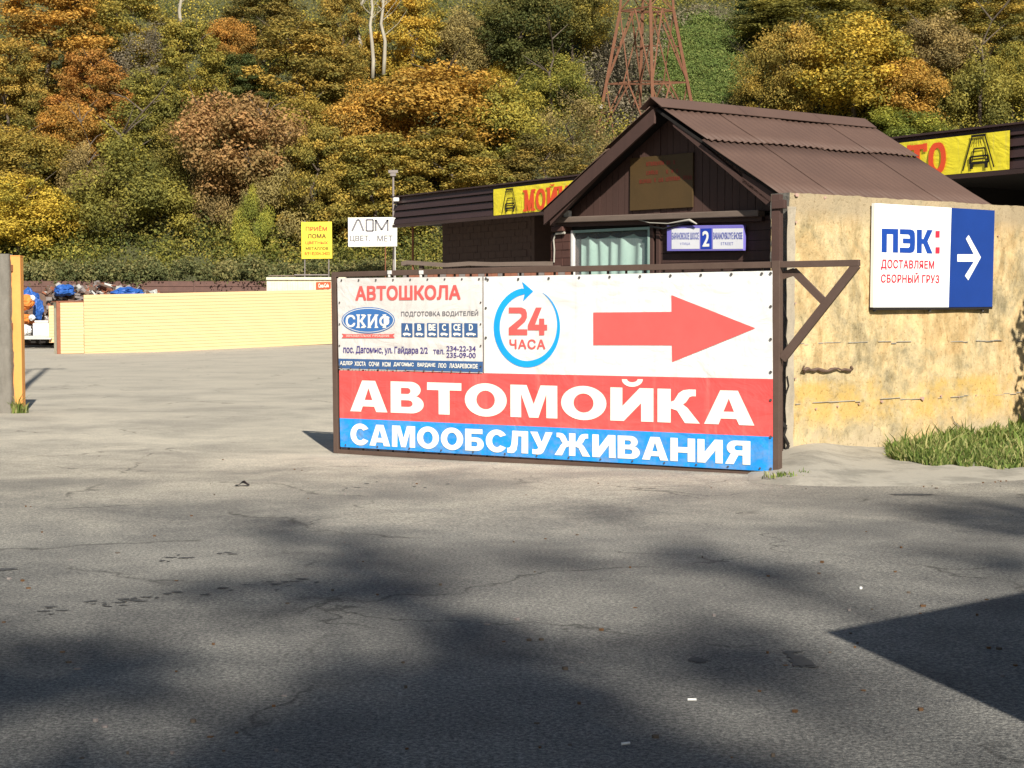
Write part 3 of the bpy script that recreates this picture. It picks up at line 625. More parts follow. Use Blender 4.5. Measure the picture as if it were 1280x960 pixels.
# courses: three lifts of the wall with a small step at each joint
b.grid(wf, 260, 84)
T_ = .28
k = [wf(i/260, 1) for i in range(261)]
for i in range(260): b.poly([k[i], k[i+1], k[i+1]-WPl.n*T_, k[i]-WPl.n*T_])
kk = [wf(0, j/84) for j in range(85)]
for j in range(84): b.poly([kk[j], kk[j+1], kk[j+1]-WPl.n*T_, kk[j]-WPl.n*T_], 1)
b.poly([WPl.pt(0, -.15, -T_), WPl.pt(0, WH, -T_), WPl.pt(Lw, WH, -T_), WPl.pt(Lw, -.15, -T_)])
b.poly([WPl.pt(Lw, -.15, 0), WPl.pt(Lw, WH, 0), WPl.pt(Lw, WH, -T_), WPl.pt(Lw, -.15, -T_)])
b.build('wall_body', [M['wall'], M['concrete']], t)
# ragged joint lips between the pours
for zj, hgt in ((WPl.sz(1150, 427)[1], .006), (WPl.sz(1150, 497)[1], .005)):
    b = B(); s = .1
    while s < Lw-.2:
        l = random.uniform(.05, .28)
        if random.random() < .62:
            z = zj+random.uniform(-.012, .012); b.prism([WPl.pt(s, z-hgt, .0), WPl.pt(s+l, z-hgt*.7, .0), WPl.pt(s+l*.96, z+hgt*random.uniform(.1, .8), .0), WPl.pt(s+l*.1, z+hgt*random.uniform(.1, 1), .0)], WPl.n*random.uniform(.010, .017))
        s += l
    b.build('mortar_joint', M['apron'], t)
# wired-on rod
b = B(); pts = [WPl.hit(1005+60*i/14, 462+random.uniform(-1.2, 1.2)-.8*math.sin(i*.8), .035) for i in range(15)]
b.tube(pts, [random.uniform(.010, .022) for _ in pts], 6); b.tube([WPl.hit(1005, 458, .01), WPl.hit(1004, 462, .06), WPl.hit(1006, 466, .01)], .012, 6); b.tube([WPl.hit(1064, 458, .01), WPl.hit(1066, 461, .06), WPl.hit(1063, 464, .01)], .012, 6)
b.build('rusty_rod', M['scrap'], t)
# plaster scabs and wall plugs
b = B()
for px, py, r in [(1019, 511, .014), (1046, 508, .012), (1073, 505, .012), (1101, 502, .02), (1152, 498, .034), (1175, 495, .016), (1197, 496, .012), (1219, 494, .012), (993, 379, .012), (994, 278, .016), (993, 473, .012), (1247, 295, .012), (1030, 247, .02), (995, 244, .028)]:
    s, z = WPl.sz(px, py); b.prism([WPl.pt(s+r*math.cos(a)*random.uniform(.6, 1.3), z+r*math.sin(a)*random.uniform(.5, 1), 0) for a in [q*1.05 for q in range(6)]], WPl.n*.020)
b.build('plaster_scab', M['scab'], t)
# grey mortar edge strip and cracks at the left end
b = B(); pts = []
for j in range(22):
    z = -.1+j*(WH-.05)/21; b.v += [tuple(WPl.pt(-.05+.02*noise.noise(Vector((1, z*6, 3))), z, .012)), tuple(WPl.pt(.06+.035*noise.noise(Vector((4, z*5, 3))), z, .020))]
for j in range(21): b.f.append((2*j, 2*j+1, 2*j+3, 2*j+2)); b.m.append(0)
b.build('mortar_edge', M['edge'], t)
def chip(pl, pts, w, off, mat, name, parent):
    b = B(); P = [pl.hit(x, y, off) for x, y in pts]
    for i in range(len(P)-1): b.bar(P[i], P[i+1], w*random.uniform(.5, 1.3), .006, pl.n)
    return b.build(name, mat, parent)
chip(WPl, [(978, 378), (984, 400), (982, 420), (986, 440), (983, 458)], .012, .03, M['dark'], 'crack', t)
chip(WPl, [(977, 528), (983, 534), (980, 544), (986, 556), (980, 572)], .045, .03, M['dark'], 'crack', t)
chip(WPl, [(984, 470), (986, 482), (982, 494)], .012, .03, M['dark'], 'crack', t)
chip(WPl, [(1190, 520), (1193, 528), (1200, 534)], .012, .018, M['concrete'], 'crack', t)

# PEK sign
q = [(1087.5, 384.2), (1236.5, 383.5), (1239.5, 263.3), (1089.7, 254.2)]; so_ = .075
t = thing('wall_sign', WPl.hit(1162, 384, .03), 'white and blue freight sign with a right arrow on the ochre wall', 'sign')
b = B(); b.prism([WPl.hit(x, y, .03) for x, y in [(q[0]), (1182, 384), (1185.5, 260), q[3]]], WPl.n*.045); b.build('white_panel', M['pek_w'], t)
b = B(); b.prism([WPl.hit(x, y, .03) for x, y in [(1182.3, 384), q[1], q[2], (1185.8, 260)]], WPl.n*.0452); b.build('blue_panel', M['pek_b'], t)
b = B(); b.prism([WPl.hit(x, y, .018) for x, y in [(1086.8, 387.5), (1236, 386.5), (1236.5, 382.5), (1087, 383)]], WPl.n*.05); b.build('rail', M['dark'], t)
b = B()
for px in (1093, 1162, 1228): b.box(WPl.hit(px, 388, .03), (.012, .02, .012))
b.build('brackets', M['tin'], t, kind='stuff')
block('ПЭk', WPl, [(1102, 315.3), (1165.8, 317), (1166, 287.5), (1102.3, 285.6)], M['pek_t'], t, .078, .10)
for y0, y1 in ((288.6, 297.1), (308.9, 317)): shape(WPl, [(1169.2, y1), (1174.6, y1), (1174.8, y0), (1169.4, y0)], M['pek_r'], t, .078, 'colon_square')
lettering('ДОСТАВЛЯЕМ', WPl, [(1101, 337.6), (1167.8, 338), (1168, 326), (1101.5, 324)], M['pek_r'], t, .024, .078, 1.08)
lettering('СБОРНЫЙ ГРУЗ', WPl, [(1101, 353.4), (1174, 354.2), (1174.2, 341), (1101.4, 340)], M['pek_r'], t, .024, .078, 1.08)
shape(WPl, [(1080+x/6, 240+y/6) for x, y in [(785, 323), (877, 490), (782, 662), (757, 628), (824, 522), (700, 522), (700, 467), (824, 467), (764, 350)]], M['pek_w'], t, .079, 'arrow')

# ================================================================ GATE
GR = atY(972, 594, 15.7); GL = atY(417, 567, 18.9); GPl = Pl(GL, GR)
gate = thing('metal_gate', ((GR.x+GL.x)/2, (GR.y+GL.y)/2, 0), 'brown steel swing gate carrying the car wash banners', 'gate')
def gbar(name, p, q_, wd, dp=.05, off=0, mat='frame', bev=.004):
    b = B(); b.bar(GPl.hit(*p, off), GPl.hit(*q_, off), wd, dp, GPl.n); return b.build(name, M[mat], gate, bev=bev)
gbar('post', (421.5, 566), (418.5, 345), .066, .06)
gbar('post', (970.5, 595), (971.5, 326), .088, .08)
gbar('top_rail', (416, 343.5), (700, 335.2), .060, .05, -.003); gbar('top_rail', (560, 339.5), (1074.5, 328.6), .062, .05, .004)
gbar('bottom_rail', (421, 564), (968, 593.5), .052, .05, .002)
gbar('diagonal_brace', (1071, 331), (978, 449), .085, .04, .006)
b = B(); b.bar(GPl.hit(977, 345, -.05), GPl.hit(993, 339.5, -.05), .07, .04, GPl.n); b.bar(GPl.hit(992, 338.5, -.05), GPl.hit(1031, 378, -.05), .07, .038, GPl.n); b.build('bent_strut', M['frame'], gate)
gbar('inner_rail', (424, 466), (966, 473), .04, .03, -.04); gbar('inner_rail', (424, 352), (966, 343), .03, .03, -.04)
s0, s1 = GPl.sz(425, 450)[0], GPl.sz(964, 450)[0]
for i in range(25):
    s = s0+(s1-s0)*(i+.5)/25; f = (s-s0)/(s1-s0)
    zb = .03-.05*(1-f); b = B(); b.bar(GPl.pt(s, zb, -.02), GPl.pt(s, 2.06, -.02), .022, .014, GPl.n); b.build('bar', M['frame'], gate)
# red wires showing at the seam
def crease(s, z): return .006*noise.noise(Vector((s*.9, z*2.2, 1)))+.0009*noise.noise(Vector((s*3+z*2.5, z*4-s, 4)))
def sheet(name, q, mat, parent, off, nu=40, nv=16, cur=None):
    P = [GPl.sz(x, y, off) for x, y in q]; b = B()
    def fn(u, v):
        s = P[0][0]*(1-u)*(1-v)+P[1][0]*u*(1-v)+P[2][0]*u*v+P[3][0]*(1-u)*v; z = P[0][1]*(1-u)*(1-v)+P[1][1]*u*(1-v)+P[2][1]*u*v+P[3][1]*(1-u)*v
        return GPl.pt(s, z, off+crease(s, z)*1.0)
    b.grid(fn, nu, nv); return b.build(name, mat, parent, True)
ban = thing('car_wash_banner', GPl.hit(700, 480, .045), 'large white, red and blue car wash banner with a big red arrow on the gate', 'banner')
sheet('white_field', [(605, 466.4), (966, 473.8), (965.5, 338.5), (604.5, 346)], M['white'], ban, .045, 60, 24)
sheet('red_field', [(424.5, 522.5), (966, 546), (966, 474), (424, 463)], M['red'], ban, .045, 80, 12)
sheet('blue_field', [(425.5, 558.5), (966, 589.5), (966, 546), (424.5, 522.5)], M['blue'], ban, .045, 80, 8)
O2 = .0515
block('АВТОМОИКА', GPl, [(437.7, 514), (943, 532), (943, 489), (437.7, 475.2)], M['ink_w'], ban, O2)
b = B(); P = []
for i in range(13): a = math.pi*(1+i/12); P.append((790.5+13.2*math.cos(a), 474.0-9.6*math.sin(a)*1.0))
for i in range(13): a = math.pi*(2-i/12); P.append((790.5+6.5*math.cos(a), 474.0-3.8*math.sin(a)))
shape(GPl, P, M['ink_w'], ban, O2, 'letter_breve')
block('САМООБСЛУЖИВАНИЯ', GPl, [(438, 555.6), (938, 581.2), (938, 551.5), (438, 529.4)], M['ink_w'], ban, O2, .11)
block('24', GPl, [(636, 418.8), (684, 419), (684, 384.4), (636, 384.2)], M['ink_r'], ban, O2, .03)
lettering('ЧАСА', GPl, [(636.8, 436.2), (681.7, 436.5), (681.7, 424.3), (636.8, 424.1)], M['ink_r'], ban, .022, O2, 1.12)
shape(GPl, [(741.6, 431.3), (741.6, 390.6), (839.6, 389.8), (839.3, 368.8), (944.2, 410.2), (840.2, 452.4), (839.8, 431.6)], M['ink_r'], ban, O2, 'arrow')
# round arrow: tapering ring
b = B(); n = 60; cx, cy = 658.7, 409.5
A = [math.radians(62-(62+262)*i/n) for i in range(n+1)]     # clockwise from upper right to upper left
inn = []; out = []
for i, a in enumerate(A):
    th = .4+7.2*min(1, (i/n)/.42)
    out.append(GPl.hit(cx+41.5*math.cos(a), cy-49.7*math.sin(a), O2)); inn.append(GPl.hit(cx+(41.5-th)*math.cos(a), cy-(49.7-th*1.05)*math.sin(a), O2))
k = len(b.v)
for o_, i_ in zip(out, inn): b.v += [tuple(o_), tuple(i_)]
for i in range(n): b.f.append((2*i, 2*i+1, 2*i+3, 2*i+2)); b.m.append(0)
b.poly([GPl.hit(x, y, O2+.001) for x, y in [(652.5, 352), (666.3, 364), (653.7, 376.5), (655.6, 367.6), (652, 367.9), (652, 361.2), (655, 360.6)]])
follow(b, GPl).build('round_arrow', M['ink_b'], ban)
b = B()
def disc(b, pl, px, py, r, off):
    c = pl.hit(px, py, off); s, z = pl.sz(px, py, off); b.prism([pl.pt(s+r*math.cos(a), z+r*math.sin(a), off) for a in [i*math.pi/4 for i in range(8)]], pl.n*.006)
for i in range(10): disc(b, GPl, 610+350*i/9.2, 349.5-8*i/9.5, .014, .052)
for y in (341.5, 383, 424, 465, 500, 546, 586): disc(b, GPl, 963.5, y, .014, .052)
for y in (348, 385, 422): disc(b, GPl, 607.5, y, .014, .052)
for i in range(14): disc(b, GPl, 432+530*i/13.3, 556+30*i/13.3, .010, .052)
b.build('eyelets', M['tin'], ban, kind='stuff')
sch = thing('driving_school_banner', GPl.hit(512, 464, .08), 'pale grey driving school banner with blue footer on the gate left half', 'banner')
sheet('cloth', [(423.6, 461), (603.3, 466.5), (603, 345.8), (421.5, 347.8)], M['school'], sch, .058, 30, 20)
O3 = .064
def L(body, q, mat, bold=.02, sp=1.0): return lettering(body, GPl, q, M[mat], sch, bold, O3, sp)
L('АВТОШКОЛА', [(444, 375.8), (576, 374.6), (576, 355.9), (444, 357.4)], 'ink_r', .03)
def oval(cx, cy, rx, ry, n=40): return [(cx+rx*math.cos(a), cy-ry*math.sin(a)) for a in [i*2*math.pi/n for i in range(n)]]
shape(GPl, oval(460.2, 400.3, 33.4, 16.4), M['ink_lb'], sch, O3, 'oval_rim'); shape(GPl, oval(460.2, 400.3, 32.2, 15.2), M['ink_w'], sch, O3+.001, 'oval_line'); shape(GPl, oval(460.2, 400.3, 31.4, 14.5), M['ink_lb'], sch, O3+.002, 'oval')
lettering('СКИФ', GPl, [(432, 409.6), (488.3, 410), (488.3, 393), (432, 393)], M['ink_w'], sch, .02, O3+.004, 1.12)
b = B()      # wedge serifs of the oval lettering
for px in (447.5, 453.5, 461.5, 470.5, 480.5):
    for py, d in ((394, 1), (409, -1)): b.poly([GPl.hit(px-2.6, py-d*.9, O3+.0045), GPl.hit(px+2.6, py-d*.9, O3+.0045), GPl.hit(px+1.4, py+d*1.2, O3+.0045), GPl.hit(px-1.4, py+d*1.2, O3+.0045)])
follow(b, GPl).build('letter_serif', M['ink_w'], sch)
shape(GPl, [(427, 416.8), (431, 417.6), (490, 417.6), (493.5, 416.8), (491, 419.4), (493.5, 422.4), (427, 422.4), (429.5, 419.4)], M['ink_r'], sch, O3+.003, 'ribbon')
lettering('ОБРАЗОВАТЕЛЬНОЕ УЧРЕЖДЕНИЕ', GPl, [(432.5, 421.4), (486.7, 421.6), (486.7, 418.5), (432.5, 418.5)], M['ink_w'], sch, 0, O3+.005)
L('ПОДГОТОВКА ВОДИТЕЛЕИ', [(501.4, 396.4), (598, 395.6), (598, 388.8), (501.4, 389.4)], 'ink_g', .010)
b = B()
for x in (595.8,): b.poly([GPl.hit(x-1.3, 387.0, O3), GPl.hit(x+1.3, 386.8, O3), GPl.hit(x+.6, 388, O3), GPl.hit(x-.6, 388, O3)])
follow(b, GPl).build('letter_breve', M['ink_g'], sch)
for (x0, x1, s_) in [(587, 675, 'A'), (690, 772, 'B'), (792, 873, 'BE'), (888, 968, 'C'), (988, 1075, 'CE'), (1090, 1197, 'D')]:
    X0, X1 = 410+x0/6.4, 410+x1/6.4; c = (X0+X1)/2; hw = 2.5 if len(s_) == 1 else 4.4
    shape(GPl, [(X0, 421), (X1, 421.6), (X1, 404.2), (X0, 403.8)], M['ink_n'], sch, O3, 'category_square')
    lettering(s_, GPl, [(c-hw, 413.2), (c+hw, 413.3), (c+hw, 405.3), (c-hw, 405.2)], M['ink_w'], sch, .03, O3+.002)
    wv = (X1-X0)*.36; b = B(); z0_, z1_ = 418.9, 416.0
    b.poly([GPl.hit(x, y, O3+.003) for x, y in [(c-wv, z0_), (c+wv, z0_), (c+wv, 417.2), (c+wv*.5, z1_+.5), (c+wv*.2, z1_), (c-wv*.7, z1_), (c-wv, 417)]])
    for dx in (-.6, .55): b.poly([GPl.hit(c+wv*dx+.8*math.cos(a), 419.3-.8*math.sin(a), O3+.003) for a in [i*math.pi/4 for i in range(8)]])
    follow(b, GPl).build('vehicle_silhouette', M['ink_w'], sch)
L('пос. Дагомыс, ул. Гайдара 2/2', [(429.2, 443.4), (534.6, 444.2), (534.6, 433.6), (429.2, 431.8)], 'ink_v', .016, .97)
L('тел.', [(541.3, 442.6), (555.3, 442.8), (555.3, 437), (541.3, 436.8)], 'ink_v', .012)
L('234-22-34', [(557.7, 439), (594.5, 439.4), (594.5, 432.6), (557.7, 432.4)], 'ink_v', .012); L('235-09-00', [(557.7, 447), (594.5, 447.6), (594.5, 441), (557.7, 440.8)], 'ink_v', .012)
sheet('footer', [(423.8, 460.4), (603.3, 465.6), (603.3, 452), (423.4, 448.2)], M['ink_n'], sch, .0605, 30, 4)
words = [('АДЛЕР', 97, 197), ('ХОСТА', 213, 302), ('СОЧИ', 327, 408), ('КСМ', 435, 500), ('ДАГОМЫС', 525, 685), ('ВАРДАНЕ', 715, 858), ('ЛОО', 880, 945), ('ЛАЗАРЕВСКОЕ', 970, 1197)]
for wd, a0, a1 in words:
    f0, f1 = a0/1200, a1/1200; X0, X1 = 410+a0/6.4, 410+a1/6.4
    lettering(wd, GPl, [(X0, 456.6+4.2*f0), (X1, 456.6+4.2*f1), (X1, 451.0+4.0*f1), (X0, 451.0+4.0*f0)], M['ink_w'], sch, .02, O3+.002)
b = B()
for i in range(9): disc(b, GPl, 427+172*i/8, 350.2-1.6*i/8, .011, .066)
for y in (378, 405, 432, 458): disc(b, GPl, 424.5, y, .010, .066); disc(b, GPl, 601, y, .010, .066)
for i in range(16): disc(b, GPl, 427+172*i/15, 460+4.5*i/15, .009, .066)
b.build('eyelets', M['tin'], sch, kind='stuff')
b = B()
for i in range(46):
    px = 425+178*i/45; y = 461.5+5*i/45; b.bar(GPl.hit(px, y, .03), GPl.hit(px+random.uniform(-1.5, 1.5), y+3.5, .035), .006, .006, GPl.n)
b.build('lacing', M['pale'], sch, kind='stuff')
for px in (487, 526.5):
    pp = GPl.hit(px, 341, .03)
    c = thing('binding_strip', pp, 'small white binding tie on the gate top rail, %s of two' % ('left' if px < 500 else 'right'), 'tie', 'white ties on the gate top rail')
    b = B(); b.box(GPl.hit(px, 340.5, .035), (.026, .012, .022), (GPl.u, GPl.n, Vector((0, 0, 1)))); b.box(GPl.hit(px-.5, 345, .035), (.014, .008, .016), (GPl.u, GPl.n, Vector((0, 0, 1)))); b.build('strip', M['foam'], c, bev=.004)

# low boarded screen and bent beam behind the gate
SP = Pl((GL.x+.9, GL.y+1.2), (GR.x-.6, GR.y+2.4))
sc_ = thing('boarded_screen', SP.hit(620, 420), 'terracotta boards and bent brown beam behind the gate top', 'screen')
b = B(); P = [(505, 330), (512, 328.2), (530, 329.5), (560, 331.5), (590, 329.5), (620, 330.5), (650, 330), (688, 329.5)]
for i in range(len(P)-1): b.bar(SP.hit(*P[i], .03), SP.hit(*P[i+1], .03), .05, .12, SP.n)
b.build('bent_beam', M['wood2'], sc_)
sa, sb = SP.sz(505, 400)[0], SP.sz(716, 400)[0]; zt = SP.sz(600, 337.5)[1]; nb = 26
for i in range(nb):
    a, c = sa+(sb-sa)*i/nb, sa+(sb-sa)*(i+.93)/nb; b = B(); zz = zt+random.uniform(-.04, .01)
    b.prism([SP.pt(a, .02), SP.pt(c, .02), SP.pt(c, zz), SP.pt(a, zz)], SP.n*.02); b.build('board', M['terra'] if i % 3 else M['scrap2'], sc_)
for px in (527, 586, 607, 628, 651):
    b = B(); b.bar(SP.hit(px, 336.5, .03), SP.hit(px, 330.5, .03), .05, .04, SP.n); b.build('spacer', M['wood2'], sc_)

# ================================================================ SHED
E0 = atY(975, 244, 17.3); L0 = atY(680, 262, 19.85); ZE = E0.z
u = Vector((L0.x-E0.x, L0.y-E0.y, 0)); WS = u.length; u.normalize(); r = Vector((2810, 2000, 0)).normalized()
O = Vector((E0.x, E0.y, 0)); shed = thing('shed', O+u*WS/2+r*1.8, 'small brown wooden shed with a corrugated gable roof beside the ochre wall', 'shed')
ZA = 3.955; RL = 3.52; OH = .32; half = WS/2
def S(a, bb, z): return O+u*a+r*bb+Vector((0, 0, z))
Fc = Pl(S(0, OH, 0), S(1, OH, 0)); FN = Fc.n        # facade plane, s = a
def zr(a): return ZE+(ZA-ZE)*(1-abs(a-half)/half)
# roof: corrugated sheets, two rows on each slope
def roofsheet(side, b0, b1, k0, k1, lift, name='roof_sheet'):
    """k along the slope 0 ridge..1 eave, b along the ridge"""
    bt = B(); nw = int(round((b1-b0)/.1*6)); sgn = -1 if side == 'right' else 1
    nrm = Vector((0, 0, 1))*half + (u*sgn)*(ZA-ZE); nrm.normalize()
    def fn(ii, jj):
        bb = b0+(b1-b0)*ii; k = k0+(k1-k0)*jj; sag = .012*noise.noise(Vector((bb*1.2, k*3, 1 if side == 'right' else 8)))
        p = S(half+sgn*half*k*1.0, bb, ZA-(ZA-ZE)*k); return p+nrm*(lift+.0095*math.sin(2*math.pi*bb/.1)+sag+(random.uniform(-.004, .006) if jj > .99 else 0))
    bt.grid(fn, nw, 4); o = bt.build(name, M['roof'], shed, True); sd = o.modifiers.new('thick', 'SOLIDIFY'); sd.thickness = .007; sd.offset = -1; return o
cols = [(-.02, .93), (.88, 1.83), (1.78, 2.73), (2.68, RL)]
for ci, (c0, c1) in enumerate(cols):
    roofsheet('right', c0, c1, .40, 1.015, .020+.009*(ci % 2)); roofsheet('right', c0+.02*(ci == 0), c1+.02, .02, .425, .046+.009*(ci % 2))
    roofsheet('left', c0, c1, .40, 1.03, .022+.008*(ci % 2)); roofsheet('left', c0, c1, .02, .425, .050+.008*(ci % 2))
for c0, c1 in ((-.06, 1.3), (1.27, 2.6), (2.57, RL+.02)):
    bt = B()
    for sgn in (-1, 1):
        nrm = (Vector((0, 0, 1))*half+(u*sgn)*(ZA-ZE)).normalized()
        pr = [S(half, c0, ZA)+Vector((0, 0, .12)), S(half, c1, ZA)+Vector((0, 0, .12)), S(half+sgn*.13, c1, ZA-.13*(ZA-ZE)/half)+nrm*.085, S(half+sgn*.13, c0, ZA-.13*(ZA-ZE)/half)+nrm*.085]
        bt.prism(pr, nrm*-.006)
    bt.build('ridge_cap', M['roof'], shed)
# roof deck, rake boards, soffit
for sgn, nm in ((-1, 'r'), (1, 'l')):
    bt = B(); nrm = (Vector((0, 0, 1))*half+(u*sgn)*(ZA-ZE)).normalized()
    bt.prism([S(half, .02, ZA), S(half+sgn*half*.99, .02, ZE+.012), S(half+sgn*half*.99, RL-.03, ZE+.012), S(half, RL-.03, ZA)], nrm*-.03); bt.build('roof_deck', M['dark'], shed)
    bt = B(); d = .15
    bt.prism([S(half, -.005, ZA-.005), S(half+sgn*half*1.0, -.005, ZE-.005), S(half+sgn*half*1.0, -.005, ZE-d-.03), S(half, -.005, ZA-d-.03)], r*.03)
    if sgn < 0: k0_ = .70; bt = B(); bt.prism([S(half-half*k0_, .03, ZA-(ZA-ZE)*k0_-.05), S(0, .03, ZE-.03), S(0, .03, ZE-.17), S(half-half*k0_, .03, ZA-(ZA-ZE)*k0_-.16)], r*.03)
    bt.build('rake_board', M['wood'], shed)
    bt = B(); bt.prism([S(half+sgn*.25, .03, ZA-.16), S(half+sgn*half*.96, .03, ZE-.12), S(half+sgn*half*.96, .03, ZE-.19), S(half+sgn*.25, .03, ZA-.23)], r*.05); bt.build('rafter', M['wood'], shed)
# gable boards
zc = Fc.sz(820, 271)[1]        # level of the ledge
a0, a1 = .08, WS-.10
bt = B(); bt.prism([S(a0, OH+.03, zc-.02), S(a1, OH+.03, zc-.02), S(a1, OH+.03, zr(a1)-.06), S(half, OH+.03, ZA-.06), S(a0, OH+.03, zr(a0)-.06)], r*.03); bt.build('gable_backing', M['dark'], shed)
a = a0; i = 0
while a < a1-.02:
    wdt = random.choice([.095, .105, .11, .12]); e = min(a+wdt-.006, a1); pts = [Fc.pt(a, zc), Fc.pt(e, zc), Fc.pt(e, zr(e)-.05)]
    if a < half < e: pts.append(Fc.pt(half, ZA-.05))
    pts.append(Fc.pt(a, zr(a)-.05)); off = random.uniform(-.004, .004)
    bt = B(); bt.prism([p+FN*off for p in pts], FN*-.022); bt.build('gable_board', M['wood'], shed); a += wdt
# ledge
bt = B(); p, q_ = Fc.hit(692, 275.5, .06), Fc.hit(952, 266.5, .06); bt.bar(p, q_, .07, .13, FN); bt.build('ledge', M['wood2'], shed, bev=.008)
bt = B(); bt.bar(p+Vector((0, 0, -.06))-FN*.03, q_+Vector((0, 0, -.06))-FN*.03, .05, .06, FN); bt.build('ledge_batten', M['wood'], shed)
# lower front: boards right of the window
aw0, aw1 = Fc.sz(812, 300)[0], Fc.sz(716, 300)[0]      # window from aw0 to aw1
zwt = Fc.sz(760, 286)[1]; zl = zc-.05
z = .05
while z < zl-.02:
    e = min(z+.112, zl); bt = B(); bt.prism([Fc.pt(.06, z, -.03), Fc.pt(aw0-.14, z, -.03), Fc.pt(aw0-.14, e-.005, -.03), Fc.pt(.06, e-.005, -.03)], FN*.018)
    bt.build('front_board', M['wood'], shed); z += .112
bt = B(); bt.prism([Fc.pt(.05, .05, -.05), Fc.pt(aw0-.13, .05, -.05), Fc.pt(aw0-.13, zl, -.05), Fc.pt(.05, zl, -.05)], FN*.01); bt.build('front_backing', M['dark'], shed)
for px in (815, 823): bt = B(); bt.bar(Fc.hit(px, 279, .0), Fc.hit(px, 420, .0), .055, .03, FN); bt.build('batten', M['wood'], shed, bev=.003)
zwb = 1.35
bt = B(); bt.prism([Fc.pt(aw0-.1, .05, -.03), Fc.pt(WS-.1, .05, -.03), Fc.pt(WS-.1, zwb-.03, -.03), Fc.pt(aw0-.1, zwb-.03, -.03)], FN*.02); bt.build('front_panel', M['wood'], shed)
bt = B(); bt.prism([Fc.pt(aw0-.12, zwt+.01, -.03), Fc.pt(WS-.12, zwt+.01, -.03), Fc.pt(WS-.12, zl+.03, -.03), Fc.pt(aw0-.12, zl+.03, -.03)], FN*.02); bt.build('shade_strip', M['dark'], shed)  # near-black colour paints the shade in the recess below the ledge
# window (part), pane and curtain (sub-parts)
bt = B()
for x, y, xx, yy, m_ in [(aw0, zwb, aw0, zwt, 0), (aw1, zwb, aw1, zwt, 1)]: bt.bar(Fc.pt(x, y, -.005), Fc.pt(xx, yy, -.005), .03, .05, FN, m_)
bt.bar(Fc.pt(aw0, zwt-.015, -.01), Fc.pt(aw1, zwt-.015, -.01), .03, .04, FN, 0); bt.bar(Fc.pt(aw0, zwb, -.01), Fc.pt(aw1, zwb, -.01), .04, .06, FN, 1)
win = bt.build('window', [M['teal'], M['foam']], shed)
bt = B(); bt.poly([Fc.pt(aw0, zwb, -.035), Fc.pt(aw1, zwb, -.035), Fc.pt(aw1, zwt, -.035), Fc.pt(aw0, zwt, -.035)]); bt.build('pane', gm, win)
def cur(u_, v_):
    s = aw0+.03+(aw1-aw0-.10)*u_; sc2 = .045*abs(math.sin(u_*math.pi*3.2+.4))*(v_**6)
    f = math.sin(u_*38+2.2*noise.noise(Vector((u_*3, v_*1.2, 0))))*.028*(.6+.4*v_)+.02*math.sin(u_*15+v_*2)
    return Fc.pt(s, zwb-.05+(zwt-.02-zwb)*v_-sc2, -.075+f*.8)
bt = B(); bt.grid(cur, 110, 24); bt.build('curtain', M['teal'], win, True)
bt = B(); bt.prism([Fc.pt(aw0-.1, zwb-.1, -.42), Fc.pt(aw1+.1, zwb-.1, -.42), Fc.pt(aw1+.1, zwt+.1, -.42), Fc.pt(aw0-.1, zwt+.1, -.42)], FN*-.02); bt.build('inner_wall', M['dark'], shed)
# block pillar at the left
ap0, ap1 = Fc.sz(715, 300)[0]+.02, Fc.sz(690.5, 300)[0]; zt_ = Fc.sz(700, 293)[1]; rowh = .1; zb = 1.25
bt = B(); bt.prism([Fc.pt(ap0, .03, -.06), Fc.pt(ap1, .03, -.06), Fc.pt(ap1, zb, -.06), Fc.pt(ap0, zb, -.06)], FN*.09); bt.build('pillar_base', M['block'], shed)
bt = B(); bt.prism([Fc.pt(ap0+.01, zb, -.20), Fc.pt(ap1-.01, zb, -.20), Fc.pt(ap1-.01, zt_+.02, -.20), Fc.pt(ap0+.01, zt_+.02, -.20)], FN*.21); bt.build('pillar_core', M['dark'], shed)
z = zt_; ri = 0
while z > zb+.02:
    am = ap0+(ap1-ap0)*(.36 if ri % 2 else .44)
    for x0, x1 in ((ap0, am-.005), (am+.003, ap1)):
        bt = B(); o_ = random.uniform(.018, .032); bt.prism([Fc.pt(x0, z-rowh+.006, 0), Fc.pt(x1, z-rowh+.006, 0), Fc.pt(x1, z, 0), Fc.pt(x0, z, 0)], FN*o_); bt.build('block', M['block'], shed)
    z -= rowh; ri += 1
bt = B(); bt.box(Fc.hit(700, 286.5, .04), (.10, .06, .03), (u, FN, Vector((0, 0, 1)))); bt.build('lamp_hood', M['block'], shed, bev=.01)
bt = B(); bt.tube([Fc.hit(695, 292, .06), Fc.hit(706, 291, .06)], .016, 6); bt.build('lamp_tube', M['cablew'], shed)
bt = B(); bt.tube([Fc.hit(694, 293, .05), Fc.hit(692, 300, .05), Fc.hit(693, 312, .05), Fc.hit(692.5, 328, .05)], .009, 5); bt.build('cable', M['cablew'], shed)
bt = B(); bt.box(Fc.hit(709.5, 268.5, .03), (.04, .03, .05), (u, FN, Vector((0, 0, 1)))); bt.build('junction_box', M['foam'], shed, bev=.004)
bt = B(); bt.tube([Fc.hit(797, 274.5, .10), Fc.hit(812, 278.5, .10), Fc.hit(835, 279.5, .10), Fc.hit(855, 276, .11), Fc.hit(862, 275, .11), Fc.hit(871, 280, .11)], [.006, .006, .007, .012, .018, .008], 6); bt.build('cable', M['cablew'], shed, True)
bt = B(); bt.tube([Fc.hit(812, 283, .09), Fc.hit(830, 286, .09), Fc.hit(850, 280, .09), Fc.hit(866, 277, .09)], .012, 6); bt.build('cable', M['cable'], shed, True)
